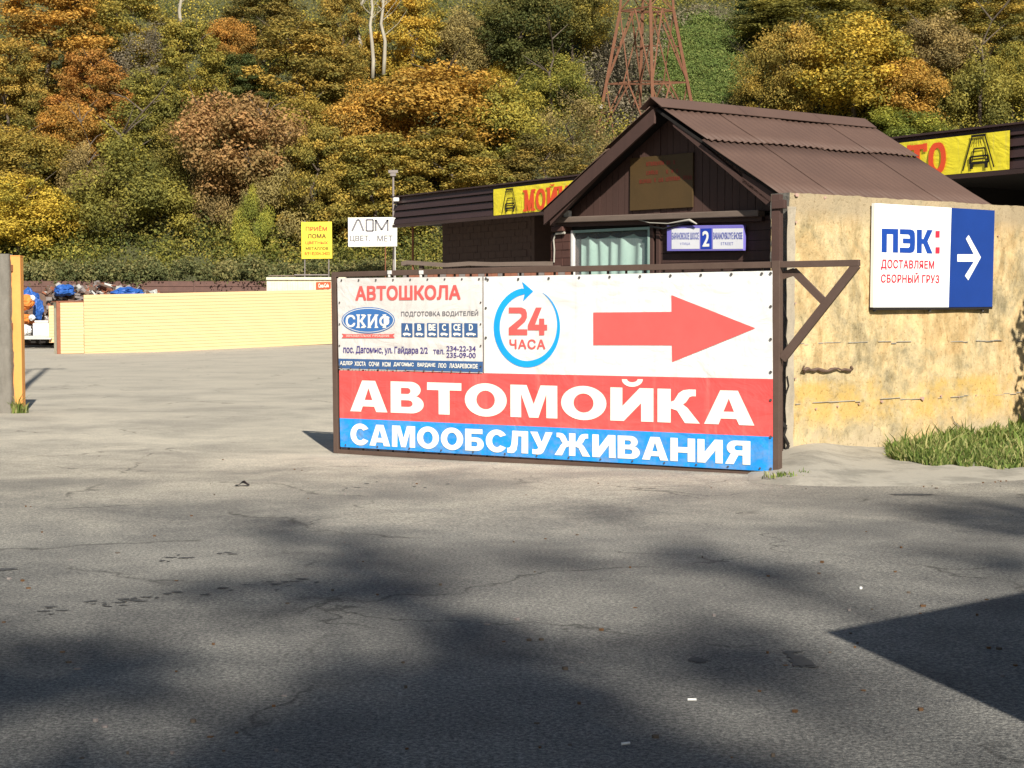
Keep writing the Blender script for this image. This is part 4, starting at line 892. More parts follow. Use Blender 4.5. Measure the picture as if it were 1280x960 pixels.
# side and back walls
for nm, pts in (('side_wall', [S(.06, OH+.03, 0), S(.06, RL-.2, 0), S(.06, RL-.2, ZE), S(.06, OH+.03, ZE)]), ('side_wall', [S(WS-.1, OH+.03, 0), S(WS-.1, RL-.2, 0), S(WS-.1, RL-.2, ZE-.02), S(WS-.1, OH+.03, ZE-.02)])):
    bt = B(); bt.prism(pts, u*.03); bt.build(nm, M['wood'], shed)
bt = B(); bt.prism([S(.06, RL-.2, 0), S(WS-.1, RL-.2, 0), S(WS-.1, RL-.2, ZE), S(half, RL-.2, ZA-.06), S(.06, RL-.2, ZE)], r*.03); bt.build('back_wall', M['wood'], shed)
# corner post with bracket
CPl = Pl(WC-WD*.1-Vector((0, .1, 0)), WC+Vector((1, -.9, 0)))
bt = B(); bt.bar(CPl.hit(971.5, 590), CPl.hit(971.5, 243), .10, .08, CPl.n); bt.build('corner_post', M['wood'], shed, bev=.004)
bt = B(); bt.bar(CPl.hit(966, 256, .03), CPl.hit(982, 255, .03), .09, .07, CPl.n); bt.build('corner_bracket', M['wood'], shed, bev=.004)
# gable plate
pt_ = thing('gable_notice_board', Fc.hit(828, 262, .03), 'faded olive brown notice board on the shed gable', 'notice board')
bt = B(); bt.prism([Fc.hit(x, y, .012) for x, y in [(788.5, 263.5), (867, 259), (867.5, 190.5), (789, 198)]], FN*.02); bt.build('plate', M['olive'], pt_, bev=.003)
g = random.Random(3)
for (x0, x1, yl, yr) in [(808, 843, 205, 202.5), (808, 848, 216, 213), (796, 863, 227, 221.5)]:
    bt = B(); x = x0
    while x < x1:
        wv = g.uniform(1.6, 2.9); y = yl+(yr-yl)*(x-x0)/(x1-x0); h = 2.3
        if g.random() < .88:
            for dx, dy, w_, h_ in [(0, 0, .7, h*2), (wv-.9, 0, .6, h*2), (0, g.choice([0, h, -h]), wv, .6)]:
                X, Y_ = x+dx, y+dy; bt.poly([Fc.hit(X, Y_+h_/2, .036), Fc.hit(X+w_, Y_+h_/2, .036), Fc.hit(X+w_, Y_-h_/2, .036), Fc.hit(X, Y_-h_/2, .036)])
        x += wv+.7
    bt.build('faded_writing', M['faded'], pt_)
# address sign
ad = thing('address_sign', Fc.hit(885, 313, .03), 'blue framed white street address sign with number 2 on the shed front', 'sign')
q4 = lambda x0, y0, x1, y1: [(x0, y1), (x1, y1-.4), (x1, y0-.4), (x0, y0)]
bt = B(); bt.prism([Fc.hit(x, y, .02) for x, y in [(837, 314), (932.5, 313.4), (932.5, 281.3), (837, 282.5)]], FN*.05); bt.build('frame', M['frame_v'], ad, bev=.004)
for x0, x1, mt in ((839.5, 874.5, 'adr_w'), (876, 889.5, 'adr_b'), (891, 929, 'adr_w')): shape(Fc, [(x0, 311.3), (x1, 311), (x1, 285.3), (x0, 285.8)], M[mt], ad, .073, 'panel')
lettering('БАРАНОВСКОЕ ШОССЕ', Fc, [(840, 299.4), (873.6, 299.2), (873.6, 290.4), (840, 290.8)], M['adr_t'], ad, .012, .075)
lettering('УЛИЦА', Fc, [(850, 306.8), (862.5, 306.7), (862.5, 303), (850, 303.2)], M['adr_t'], ad, .0, .075, 1.2)
lettering('BARANOVSKOYE SHOSSE', Fc, [(891.8, 299.1), (928, 298.9), (928, 290.2), (891.8, 290.4)], M['adr_t'], ad, .012, .075)
lettering('STREET', Fc, [(901, 306.4), (916.5, 306.3), (916.5, 302.6), (901, 302.8)], M['adr_t'], ad, .0, .075, 1.2)
lettering('2', Fc, [(878, 308.4), (886.6, 308.2), (886.6, 288.6), (878, 288.8)], M['pek_w'], ad, .02, .075)

# ================================================================ CAR WASH CANOPY
ZT = 5.2
A_ = atY(493, 247, 50.3); Bx = atY(1280, 155, 30.6); CW = Pl(A_, Bx); ln = (Vector((Bx.x-A_.x, Bx.y-A_.y, 0))).length+6
cw = thing('car_wash_building', CW.pt(ln/2, 0, -3), 'long low dark brown car wash building behind the shed', 'building'); H = .92; Zb = ZT-H
nb = 4
for i in range(nb):
    z1 = ZT-.04-i*(H-.06)/nb; z0_ = z1-(H-.06)/nb+.035
    bt = B(); P = [CW.pt(0, z0_, .045), CW.pt(0, z1, .0), CW.pt(0, z1, -.02), CW.pt(0, z0_, -.02)]; bt.prism(P, CW.u*ln); bt.build('fascia_board', M['fascia'], cw)
bt = B(); bt.prism([CW.pt(0, Zb, -.03), CW.pt(ln, Zb, -.03), CW.pt(ln, ZT, -.03), CW.pt(0, ZT, -.03)], CW.n*-.05); bt.build('fascia_backing', M['dark'], cw)
bt = B(); bt.bar(CW.pt(-.05, ZT-.01, .03), CW.pt(ln, ZT-.01, .03), .04, .14, CW.n); bt.build('fascia_cap', M['fascia'], cw)
bt = B(); bt.bar(CW.pt(-.02, Zb, .02), CW.pt(ln, Zb, .02), .09, .10, CW.n); bt.build('fascia_sill', M['fascia'], cw)
bt = B(); bt.prism([CW.pt(0, ZT-.14, -.08), CW.pt(ln, ZT-.14, -.08), CW.pt(ln, ZT-.14, -8), CW.pt(0, ZT-.14, -8)], (0, 0, .1)); bt.build('roof', M['fascia'], cw)
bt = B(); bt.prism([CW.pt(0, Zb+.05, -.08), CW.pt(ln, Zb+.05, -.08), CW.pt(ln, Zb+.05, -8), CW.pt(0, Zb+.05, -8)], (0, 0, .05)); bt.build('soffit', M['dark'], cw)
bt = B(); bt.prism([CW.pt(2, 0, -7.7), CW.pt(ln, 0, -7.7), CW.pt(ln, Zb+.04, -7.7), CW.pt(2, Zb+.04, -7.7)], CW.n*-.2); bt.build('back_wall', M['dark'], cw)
wa, wb = CW.sz(553, 300, -1.0)[0], CW.sz(668, 300, -1.0)[0]
bt = B(); bt.prism([CW.pt(wa, 0, -1.0), CW.pt(wb, 0, -1.0), CW.pt(wb, Zb+.045, -1.0), CW.pt(wa, Zb+.045, -1.0)], CW.n*-6.6); bt.build('front_wall', M['brickwall'], cw)
# cladding stones on that wall: real raised courses
bt = B(); z = 1.0; ri = 0
while z < Zb-.05:
    s = wa+.02+(ri % 2)*.2
    while s < wb-.42:
        d = random.uniform(.008, .02); bt.prism([CW.pt(s, z, -.999), CW.pt(s+.385, z, -.999), CW.pt(s+.385, z+.185, -.999), CW.pt(s, z+.185, -.999)], CW.n*d); s += .4
    z += .2; ri += 1
bt.build('cladding', M['brickwall'], cw, kind='stuff')
for s in (wb+4.2, wb+9, wb+13.8, ln-.4):
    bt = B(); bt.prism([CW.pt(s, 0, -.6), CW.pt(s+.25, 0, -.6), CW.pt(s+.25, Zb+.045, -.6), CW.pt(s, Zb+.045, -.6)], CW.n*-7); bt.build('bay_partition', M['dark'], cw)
bt = B(); c0 = CW.hit(516, 340, -.6); s_, _ = CW.sz(516, 300, -.6); bt.tube([CW.pt(s_, 0, -.6), CW.pt(s_, 2.2, -.6)], .035, 8, 1); bt.tube([CW.pt(s_, 2.2, -.6), CW.pt(s_, Zb+.02, -.6)], .035, 8, 0); bt.build('canopy_post', [M['rust'], M['pale']], cw)
# floodlight mast
lp = atY(492, 345, 82); lm = thing('lamp_mast', (lp.x, lp.y, 0), 'thin pale floodlight mast rising behind the left end of the car wash roof', 'mast')
zt2 = atY(492, 216, 82).z; bt = B(); bt.tube([(lp.x, lp.y, 0), (lp.x, lp.y, zt2)], [.065, .05], 8); bt.build('pole', M['scrap2'], lm)
bt = B(); bt.box((lp.x, lp.y, zt2+.06), (.24, .1, .07)); bt.box((lp.x, lp.y-.02, zt2-.10), (.14, .1, .07)); bt.build('lamp_head', M['scrap2'], lm)
bt = B(); bt.box(CW.hit(495.5, 249.5, .1), (.09, .1, .06)); fl = thing('floodlight', CW.hit(495, 250, .1), 'small white floodlight on the left corner of the car wash roof', 'lamp'); bt.build('housing', M['foam'], fl, bev=.02)
bt = B(); pq = CW.hit(495.5, 252.5, .06); bt.bar(pq, pq+Vector((0, 0, -.12)), .03, .03, CW.n); bt.build('bracket', M['tin'], fl)
# long yellow banner
bw = thing('car_wash_fascia_banner', CW.hit(940, 215, .08), 'long yellow banner with red letters along the car wash fascia', 'banner')
sA = CW.sz(617, 252, .07)[0]; sB = CW.sz(1262, 190, .07)[0]; z1 = CW.sz(1262, 163, .07)[1]; z0_ = CW.sz(1262, 211.5, .07)[1]
bt = B(); bt.grid(lambda u_, v_: CW.pt(sA+(sB-sA)*u_, z0_+(z1-z0_)*v_, .07+.014*noise.noise(Vector((u_*26, v_*2, 0)))), 160, 6); bt.build('cloth', M['by'], bw, True)
OB = .095
def cwl(ch, a, b_, zlo=None, zhi=None):
    bt = B(); lo = z0_+.09 if zlo is None else zlo; hi = z1-.12 if zhi is None else zhi
    text_q(bt, ch, [CW.pt(a, lo, OB), CW.pt(b_, lo, OB), CW.pt(b_, hi, OB), CW.pt(a, hi, OB)], .055, by=.02)
    # slab serifs
    w_ = b_-a
    if ch in 'МКАИТ':
        feet = {'М': (0.08, .92), 'К': (.1, .9), 'А': (.08, .92), 'И': (.1, .9), 'Т': (.5,)}[ch]
        for f in feet: c = a+w_*f; bt.prism([CW.pt(c-.10, lo-.01, OB+.001), CW.pt(c+.10, lo-.01, OB+.001), CW.pt(c+.10, lo+.05, OB+.001), CW.pt(c-.10, lo+.05, OB+.001)], CW.n*.001)
        for f in {'М': (0.06, .94), 'К': (.1, .88), 'А': (), 'И': (.1, .9), 'Т': (.05, .95)}[ch]:
            c = a+w_*f; hh = .16 if ch == 'Т' else .05; ww = .05 if ch == 'Т' else .10; bt.prism([CW.pt(c-ww, hi-hh, OB+.001), CW.pt(c+ww, hi-hh, OB+.001), CW.pt(c+ww, hi+.01, OB+.001), CW.pt(c-ww, hi+.01, OB+.001)], CW.n*.001)
    bt.build('lettering', M['ink_rr'], bw)
sM = CW.sz(655.5, 255, OB)[0]; sM2 = CW.sz(668.5, 255, OB)[0]; sO = CW.sz(670.5, 250, OB)[0]; lw = sM2-sM; pit = (CW.sz(684, 250, OB)[0]-sM)/2
hi_l, lo_l = CW.sz(661, 237.5, OB)[1], CW.sz(661, 263.5, OB)[1]
for i, ch in enumerate('МОИКА'): cwl(ch, sM+pit*i, sM+pit*i+lw*.92, lo_l, hi_l)
bt = B(); c = sM+pit*2+lw*.46; bt.prism([CW.pt(c-.12, hi_l+.10, OB), CW.pt(c-.06, hi_l+.04, OB), CW.pt(c+.06, hi_l+.04, OB), CW.pt(c+.12, hi_l+.10, OB), CW.pt(c+.05, hi_l+.08, OB), CW.pt(c-.05, hi_l+.08, OB)], CW.n*.001); bt.build('letter_breve', M['ink_rr'], bw)
sT = CW.sz(1135, 190, OB)[0]; sT2 = CW.sz(1157.5, 190, OB)[0]; sQ = CW.sz(1160.5, 190, OB)[0]; sQ2 = CW.sz(1182.5, 190, OB)[0]; pt2 = sQ-sT
hi_r, lo_r = CW.sz(1172, 178, OB)[1], CW.sz(1172, 217.5, OB)[1]
cwl('Т', sT, sT2, lo_r, hi_r); cwl('О', sQ, sQ2, lo_r, hi_r); cwl('В', sT-pt2, sT-pt2+(sT2-sT)*.9, lo_r, hi_r); cwl('А', sT-2*pt2, sT-2*pt2+(sT2-sT)*.95, lo_r, hi_r)
def icon(sl_, sr_, zlo, zhi):
    wI = sr_-sl_; hI = zhi-zlo; P = lambda x, y: CW.pt(sl_+wI*x, zlo+hI*y, OB)
    bt = B()
    def ln_(x0, y0, x1, y1, w_=.03): bt.bar(P(x0, y0), P(x1, y1), w_, .002, CW.n)
    ln_(.30, .95, .02, .0); ln_(.70, .95, .99, .03); bt.prism([P(.27, .93), P(.73, .93), P(.73, 1.0), P(.27, 1.0)], CW.n*.002)
    for k in range(5): ln_(.40+k*.05, .91, .33+k*.085, .74, .012)
    ln_(.33, .38, .36, .60); ln_(.36, .60, .70, .60); ln_(.70, .60, .73, .38)       # cab
    ln_(.25, .38, .80, .38, .035); ln_(.25, .38, .24, .18, .045); ln_(.80, .38, .81, .18, .045); ln_(.24, .19, .81, .19, .05); ln_(.36, .30, .68, .30, .018)
    for x in (.29, .75):
        for k in range(8): a = k*math.pi/4; a2 = (k+1)*math.pi/4; ln_(x+.045*math.cos(a), .31+.06*math.sin(a), x+.045*math.cos(a2), .31+.06*math.sin(a2), .02)
        bt.prism([P(x-.05, .03), P(x+.05, .03), P(x+.05, .17), P(x-.05, .17)], CW.n*.0025)
    bt.build('car_under_shower_icon', M['ink_k'], bw)
icon(CW.sz(1203, 190, OB)[0], CW.sz(1243, 190, OB)[0], CW.sz(1222, 212, OB)[1], CW.sz(1222, 168, OB)[1])
icon(CW.sz(627, 250, OB)[0], CW.sz(646.5, 250, OB)[0], CW.sz(637, 266, OB)[1], CW.sz(637, 235.5, OB)[1])

# ================================================================ SIGNS ON POSTS
YP = 80.0; SY = Pl((-12, YP), (-5, YP))
t = thing('scrap_purchase_sign', (SY.hit(396, 345).x, YP, gz(-7, YP)), 'small yellow upright sign buying scrap metal, on two posts left of the white one', 'sign')
shape(SY, [(377, 323.4), (415.3, 323), (414.7, 277), (376.6, 277.6)], M['signy'], t, 0, 'panel', .04)
for px in (381, 411): bt = B(); bt.tube([SY.hit(px, 390, -.09), SY.hit(px, 276, -.09)], .03, 6); bt.build('post', M['scrap2'], t)
for s_, x0, x1, y0, y1, mt in [('ПРИЁМ', 382, 409, 281.8, 288.7, 'ink_rr'), ('ЛОМА', 384.3, 407.5, 292.2, 298, 'ink_br'), ('ЦВЕТНЫХ', 381.7, 410, 301.6, 306, 'ink_rr'), ('МЕТАЛЛОВ', 382, 410.4, 308.6, 312.3, 'ink_br'), ('8(918)304-3403', 380.5, 412.2, 314.6, 320.4, 'ink_or')]:
    lettering(s_, SY, [(x0, y1), (x1, y1), (x1, y0), (x0, y0)], M[mt], t, .03, .012)
YW = 81.0; SW = Pl((-6, YW), (-3, YW))
t = thing('scrap_metal_sign', (SW.hit(466, 345).x, YW, gz(-5, YW)), 'white board sign with black scrap metal letters, left of the car wash roof', 'sign')
shape(SW, [(435.5, 308.5), (496.2, 308), (496.5, 271.5), (435, 272)], M['signw'], t, 0, 'backing', .04)
for j in range(9):
    y0 = 272.2+j*4.0; bt = B(); bt.prism([SW.hit(x, y, .012) for x, y in [(435.2, y0+3.5), (496.3, y0+3.4), (496.4, y0+.0), (435.2, y0+.0)]], SW.n*-.015); bt.build('board', M['signw'], t)
for px, mt, yy in ((494, 'pale', 0), (481.8, 'rust', 0)): bt = B(); bt.tube([SW.hit(px, 385, -.08), SW.hit(px, 290, -.08)], .032, 6); bt.build('post', M[mt], t)
bt = B()
for pts in [[(440, 289), (446.6, 274.6), (449, 274.6), (454.5, 289)], [(458, 274.4), (458, 288.8), (466.4, 288.8), (466.4, 274.4), (458, 274.4)], [(469.6, 289), (469.6, 274.6), (477, 287.5), (484.6, 274.6), (484.6, 289)]]:
    for i in range(len(pts)-1): bt.bar(SW.hit(*pts[i], .02), SW.hit(*pts[i+1], .02), .095, .004, SW.n)
bt.build('lettering', M['ink_g'], t)
lettering('ЦВЕТ.', SW, [(437.4, 303), (462.8, 302.4), (462.8, 294.3), (437.4, 294.4)], M['ink_g'], t, .02, .02); lettering('МЕТ', SW, [(471.5, 302), (491, 301.8), (491, 294.2), (471.5, 294.2)], M['ink_g'], t, .02, .02)

# ================================================================ YARD: yellow siding hoarding, container, fence, heaps
YA = atY(105.5, 444, 61); YB = atY(430, 429, 67.6); YPl = Pl(YA, YB)
t = thing('yellow_siding_hoarding', YA, 'long pale yellow siding hoarding across the yard', 'fence')
def siding(pl, q, off, name, parent, rows):
    P = [pl.sz(x, y, off) for x, y in q]; bt = B()      # bl br tr tl
    for i in range(rows):
        f0, f1 = i/rows, (i+1)/rows
        l0, l1 = P[0][1]+(P[3][1]-P[0][1])*f0, P[0][1]+(P[3][1]-P[0][1])*f1; r0_, r1_ = P[1][1]+(P[2][1]-P[1][1])*f0, P[1][1]+(P[2][1]-P[1][1])*f1
        bt.prism([pl.pt(P[0][0], l0, off+.020), pl.pt(P[0][0], l1-.005, off+.003), pl.pt(P[0][0], l1-.005, off-.02), pl.pt(P[0][0], l0, off-.02)], pl.pt(P[1][0], r0_, off)-pl.pt(P[0][0], l0, off))
    return bt.build(name, M['yellow'], parent)
siding(YPl, [(105.5, 444.5), (430, 429), (430, 361.5), (105, 368.5)], 0, 'siding_panel', t, 18)
bt = B(); pq = [YPl.hit(105.6, 444.3, -.03), YPl.hit(430, 428.8, -.03), YPl.hit(430, 361.8, -.03), YPl.hit(105.1, 368.8, -.03)]; bt.prism(pq, YPl.n*-.03); bt.build('panel_back', M['brick_red'], t)
XP = Pl(atY(76, 443, 60.4), atY(105, 443, 60.8)); t = thing('siding_cabin', XP.hit(90, 443), 'small pale yellow siding box with brown edge, left end of the hoarding', 'cabin')
siding(XP, [(76, 442), (104.8, 441.5), (104.3, 377.2), (75, 377.6)], 0, 'front_siding', t, 17)
bt = B(); bt.prism([XP.hit(71.5, 445, .02), XP.hit(75.8, 445.5, .02), XP.hit(75.2, 377, .02), XP.hit(70.5, 376, .02)], XP.n*-.06); bt.build('edge_trim', M['brick_red'], t)
bt = B(); bt.prism([XP.hit(76, 442.2, -.03), XP.hit(104.8, 441.8, -.03), XP.hit(104.3, 377.4, -.03), XP.hit(75.2, 377.6, -.03)], XP.n*-1.2); bt.build('box_body', M['cream'], t)
bt = B(); bt.prism([XP.hit(75.8, 445.5, -.0), XP.hit(104.8, 444.8, -.0), XP.hit(104.8, 442, -.0), XP.hit(75.8, 442.5, -.0)], XP.n*-.2); bt.build('plinth', M['dark'], t)
bt = B(); bt.prism([XP.hit(73, 377.5, .05), XP.hit(104.6, 377, .05), XP.hit(104.6, 375.8, .05), XP.hit(73, 376.2, .05)], XP.n*-1.3); bt.build('coping', M['brick_red'], t)
X2 = Pl(atY(61, 428, 70), atY(71, 428, 70)); t = thing('siding_cabin', X2.hit(66, 428), 'yellow siding box half hidden further back, nearest the blue heap', 'cabin')
siding(X2, [(61.5, 428.3), (73, 428), (73, 381.5), (61, 382)], 0, 'front_siding', t, 12)
bt = B(); bt.prism([X2.hit(61.5, 428.3, -.03), X2.hit(73, 428, -.03), X2.hit(73, 381.8, -.03), X2.hit(61, 382.2, -.03)], X2.n*-1); bt.build('box_body', M['cream'], t)
# container
K = Pl(atY(333, 400, 74), atY(430, 400, 74)); t = thing('shipping_container', K.hit(380, 400, -1.2), 'cream ribbed container behind the yellow hoarding', 'container')
ks, ke = K.sz(333, 360)[0], K.sz(432, 360)[0]; kz = K.sz(380, 346.5)[1]
bt = B(); bt.prism([K.pt(ks, 0, -.08), K.pt(ke, 0, -.08), K.pt(ke, kz, -.08), K.pt(ks, kz, -.08)], K.n*-2.4); bt.build('body', M['cream'], t)
for i in range(14):
    s = ks+.25+i*.24; bt = B(); bt.prism([K.pt(s, .3, -.08), K.pt(s+.13, .3, -.08), K.pt(s+.13, kz-.2, -.08), K.pt(s, kz-.2, -.08)], K.n*.05); bt.build('rib', M['cream'], t)
bt = B(); bt.bar(K.pt(ks, kz-.06, -.03), K.pt(ke, kz-.06, -.03), .12, .1, K.n); bt.build('top_rail', M['cream'], t)
bt = B(); bt.bar(K.pt(ks+.1, kz+.07, -.2), K.pt(ke-2.1, kz+.07, -.2), .05, .3, K.n); bt.bar(K.pt(ks+1.3, kz+.11, -.1), K.pt(ke-.8, kz+.11, -.1), .05, .3, K.n, 1); bt.build('roof_slats', [M['wood2'], M['scrap2']], t)
shape(K, [(395, 361.5), (413.5, 360.4), (413.5, 352.2), (395, 352.6)], M['ink_rr'], t, .03, 'red_plate', .03)
lettering('Coca-Cola', K, [(398, 359.6), (411, 359), (411, 354.2), (398, 354.4)], M['ink_w'], t, .02, .045)
# brown fence along the hill foot, profiled panels and posts
FY = Pl((-30, 84), (12, 86)); t = thing('profiled_metal_fence', (-14, 84.5, 0), 'low brown ribbed metal fence along the foot of the hill', 'fence')
zf = 3.25
n_ = 16
for i in range(n_):
    s0_ = i*2.65; bt = B(); rows = 11
    for j in range(rows):
        z_ = zf*j/rows; bt.prism([FY.pt(s0_+.02, z_, .03), FY.pt(s0_+.02, z_+zf/rows-.04, .03), FY.pt(s0_+.02, z_+zf/rows-.02, .0), FY.pt(s0_+.02, z_, .0)], FY.u*2.58)
    bt.build('ribbed_panel', M['fence'], t)
    bt = B(); bt.bar(FY.pt(s0_, -.3, -.02), FY.pt(s0_, zf+.05, -.02), .07, .07, FY.n); bt.build('post', M['fence'], t)
bt = B(); bt.prism([FY.pt(0, 0, -.05), FY.pt(42, 0, -.05), FY.pt(42, zf-.1, -.05), FY.pt(0, zf-.1, -.05)], FY.n*-.02); bt.build('backing', M['fence'], t)
# crumpled heaps
def lump(name, px, py, Y, rx, rz_, mat, label, cat, seed, group=None, ry=None):
    c = atY(px, py, Y); bm_ = B(); n, m = 26, 16; ry = ry or rx
    def fn(u_, v_):
        a = u_*2*math.pi; e = (v_-.5)*math.pi*.999; d = Vector((math.cos(a)*math.cos(e), math.sin(a)*math.cos(e), math.sin(e))); k = 1+.35*noise.noise(d*1.6+Vector((seed, 0, 0)))+.22*noise.noise(d*4.5+Vector((seed, 3, 0)))+.10*noise.noise(d*11+Vector((seed, 3, 7)))
        return c+Vector((d.x*rx*k, d.y*ry*k, d.z*rz_*k))
    bm_.grid(fn, n, m); o = bm_.build(name, mat); tag(o, label, cat, group); return o
bt = B(); g = random.Random(5)
for i in range(1500):
    px = g.uniform(20, 205); hmax = 362 if px < 55 else (357 if px < 120 else 352+max(0, (px-130))*.18)
    if 20 < px < 60: hmax = 392-(px-30)*.0
    y = g.uniform(hmax+2, 424); Y = 74+g.uniform(0, 2.5)-(y-370)*.04; c = atY(px, y, Y); q = Matrix.Rotation(g.uniform(0, 3), 3, Vector((g.random(), g.random(), g.random()+.01)).normalized())
    bt.box(c, (g.uniform(.06, .35), g.uniform(.02, .12), g.uniform(.02, .08)), (q.col[0].copy(), q.col[1].copy(), q.col[2].copy()), g.choice([0, 0, 1, 1, 2, 3]))
tag(bt.build('scrap_heap', [M['scrap'], M['scrap2'], M['brick_red'], M['pale']]), 'heap of brown and grey scrap metal pieces behind the yellow hoarding', 'scrap heap', kind='stuff')
lump('scrap_mound', 110, 400, 77.5, 4.2, 1.35, M['scrap'], 'brown mound carrying the loose scrap', 'mound', 9, ry=1.5)
lump('blue_tarpaulin', 36, 374, 73, .42, .45, M['tarp'], 'crumpled blue tarpaulin highest on the heap beside the yellow gate post', 'tarpaulin', 1)
lump('blue_tarpaulin', 48, 386, 72.4, .22, .5, M['tarp'], 'blue tarpaulin hanging down below the orange sacks', 'tarpaulin', 2)
lump('blue_tarpaulin', 80, 363, 74, .5, .26, M['tarp'], 'blue tarpaulin on the heap above the small yellow cabin', 'tarpaulin', 3)
lump('blue_tarpaulin', 158, 366, 74, .62, .24, M['tarp'], 'flat blue tarpaulin peeking over the long yellow hoarding', 'tarpaulin', 4)
lump('bulk_sack', 30, 378, 71.5, .42, .34, M['sack'], 'upper orange sack beside the yellow gate post', 'sack', 5)
lump('bulk_sack', 31, 399, 71.5, .34, .22, M['sack'], 'lower orange sack beside the yellow gate post', 'sack', 6)
lump('white_sack', 40, 372.5, 71.6, .14, .12, M['foam'], 'small white sack lying on the upper orange sack', 'sack', 7)
lump('white_sack', 40, 397, 71.2, .14, .12, M['foam'], 'small white sack next to the lower orange sack', 'sack', 8)
lump('white_sack', 31, 414, 71, .25, .30, M['foam'], 'grubby white sack at the foot of the heap by the gate post', 'sack', 10)
c = thing('white_crate', atY(52, 420, 71), 'white box standing on the pallet left of the half hidden yellow cabin', 'box'); bt = B(); bt.box(atY(53.5, 412, 71.2), (.36, .3, .28)); bt.build('box_body', M['foam'], c, bev=.03)
bt = B(); bt.box(atY(53.5, 402, 71.2), (.30, .25, .05)); bt.build('lid', M['foam'], c, bev=.02)
c = thing('pallet', atY(44, 425, 70.5), 'low pale pallet under the white box and sack', 'pallet')
for i in range(3): bt = B(); bt.box(atY(43, 420.6+i*1.3, 70.5-i*.3), (.75, .12, .03)); bt.build('deck_board', M['pale'], c)
for px in (30, 44, 56): bt = B(); bt.box(atY(px, 426, 70.2), (.10, .3, .09)); bt.build('block', M['dark'], c)

# ================================================================ LEFT POSTS
gp_ = onz(21, 516, 0); t = thing('gate_post', (gp_.x, gp_.y, 0), 'square orange yellow gate post at the left edge', 'post')
Y0 = gp_.y; bt = B(); zt3 = atY(18, 321, Y0).z; cxp = atY(21.5, 500, Y0).x
bt.prism([Vector((atY(14.8, 500, Y0).x, Y0, -.1)), Vector((atY(28, 500, Y0).x, Y0, -.1)), Vector((atY(28, 500, Y0).x, Y0+.17, -.1)), Vector((atY(14.8, 500, Y0).x, Y0+.17, -.1))], (atY(18.5, 321, Y0).x-cxp, 0, zt3+.1)); bt.build('post_tube', M['ypost'], t, bev=.006)
bt = B(); bt.box((atY(18.5, 321, Y0).x, Y0+.085, zt3+.012), (.086, .086, .01)); bt.build('cap', M['ypost'], t)
for py in (335, 408, 468): bt = B(); bt.tube([atY(14.5, py-4, Y0-.02), atY(14.5, py+4, Y0-.02)], .022, 6); bt.build('hinge', M['rust'], t)
t = thing('concrete_stub_post', (onz(4, 517).x, Y0-.2, 0), 'rough grey concrete post at the left edge beside the yellow post', 'post')
bt = B(); x0_, x1_ = atY(-12, 500, Y0-.2).x, atY(13.5, 500, Y0-.2).x; zt4 = atY(5, 317, Y0-.2).z
def cs(u_, v_):
    a = u_*2*math.pi; hw = (x1_-x0_)/2; k = 1/max(abs(math.cos(a)), abs(math.sin(a)))**.85; z_ = -.2+(zt4+.2)*v_; j = .02*noise.noise(Vector((math.cos(a)*2, math.sin(a)*2, z_*3)))+.015*noise.noise(Vector((math.cos(a)*6, math.sin(a)*6, z_*9)))
    return Vector(((x0_+x1_)/2-.03*v_+(hw*k+j)*math.cos(a), Y0+(.14*k+j)*math.sin(a), z_))
bt.grid(cs, 28, 40); bt.poly([cs(i/28, 1) for i in range(28)]); bt.build('post_body', M['concrete'], t, True)
# utility pole just left of the frame: throws the three thin shadows across the yard
ux = atY(-9, 500, Y0).x; t = thing('utility_pole', (ux, Y0+.1, 0), 'tall pale utility pole strapped to the concrete post at the left edge', 'pole')
bt = B(); bt.tube([(ux, Y0+.1, 0), (ux-.05, Y0+.1, 13.6)], [.10, .07], 10); bt.build('pole', M['pale'], t)
for dx, hh in ((-.42, 12.6), (-.85, 11.6)):
    if hh: bt = B(); bt.tube([(ux+dx, Y0+.1, 0), (ux+dx*1.1, Y0+.1, hh)], [.06, .05], 8); bt.build('side_pole', M['pale'], t)
bt = B(); bt.bar((ux-.9, Y0+.1, 12.9), (ux+.5, Y0+.1, 12.9), .1, .1, (0, 0, 1)); bt.build('cross_arm', M['scrap2'], t)
for dx in (-.8, -.3, .4): bt = B(); bt.tube([(ux+dx, Y0+.1, 12.95), (ux+dx, Y0+.1, 13.25)], [.05, .03], 8); bt.build('insulator', M['foam'], t)

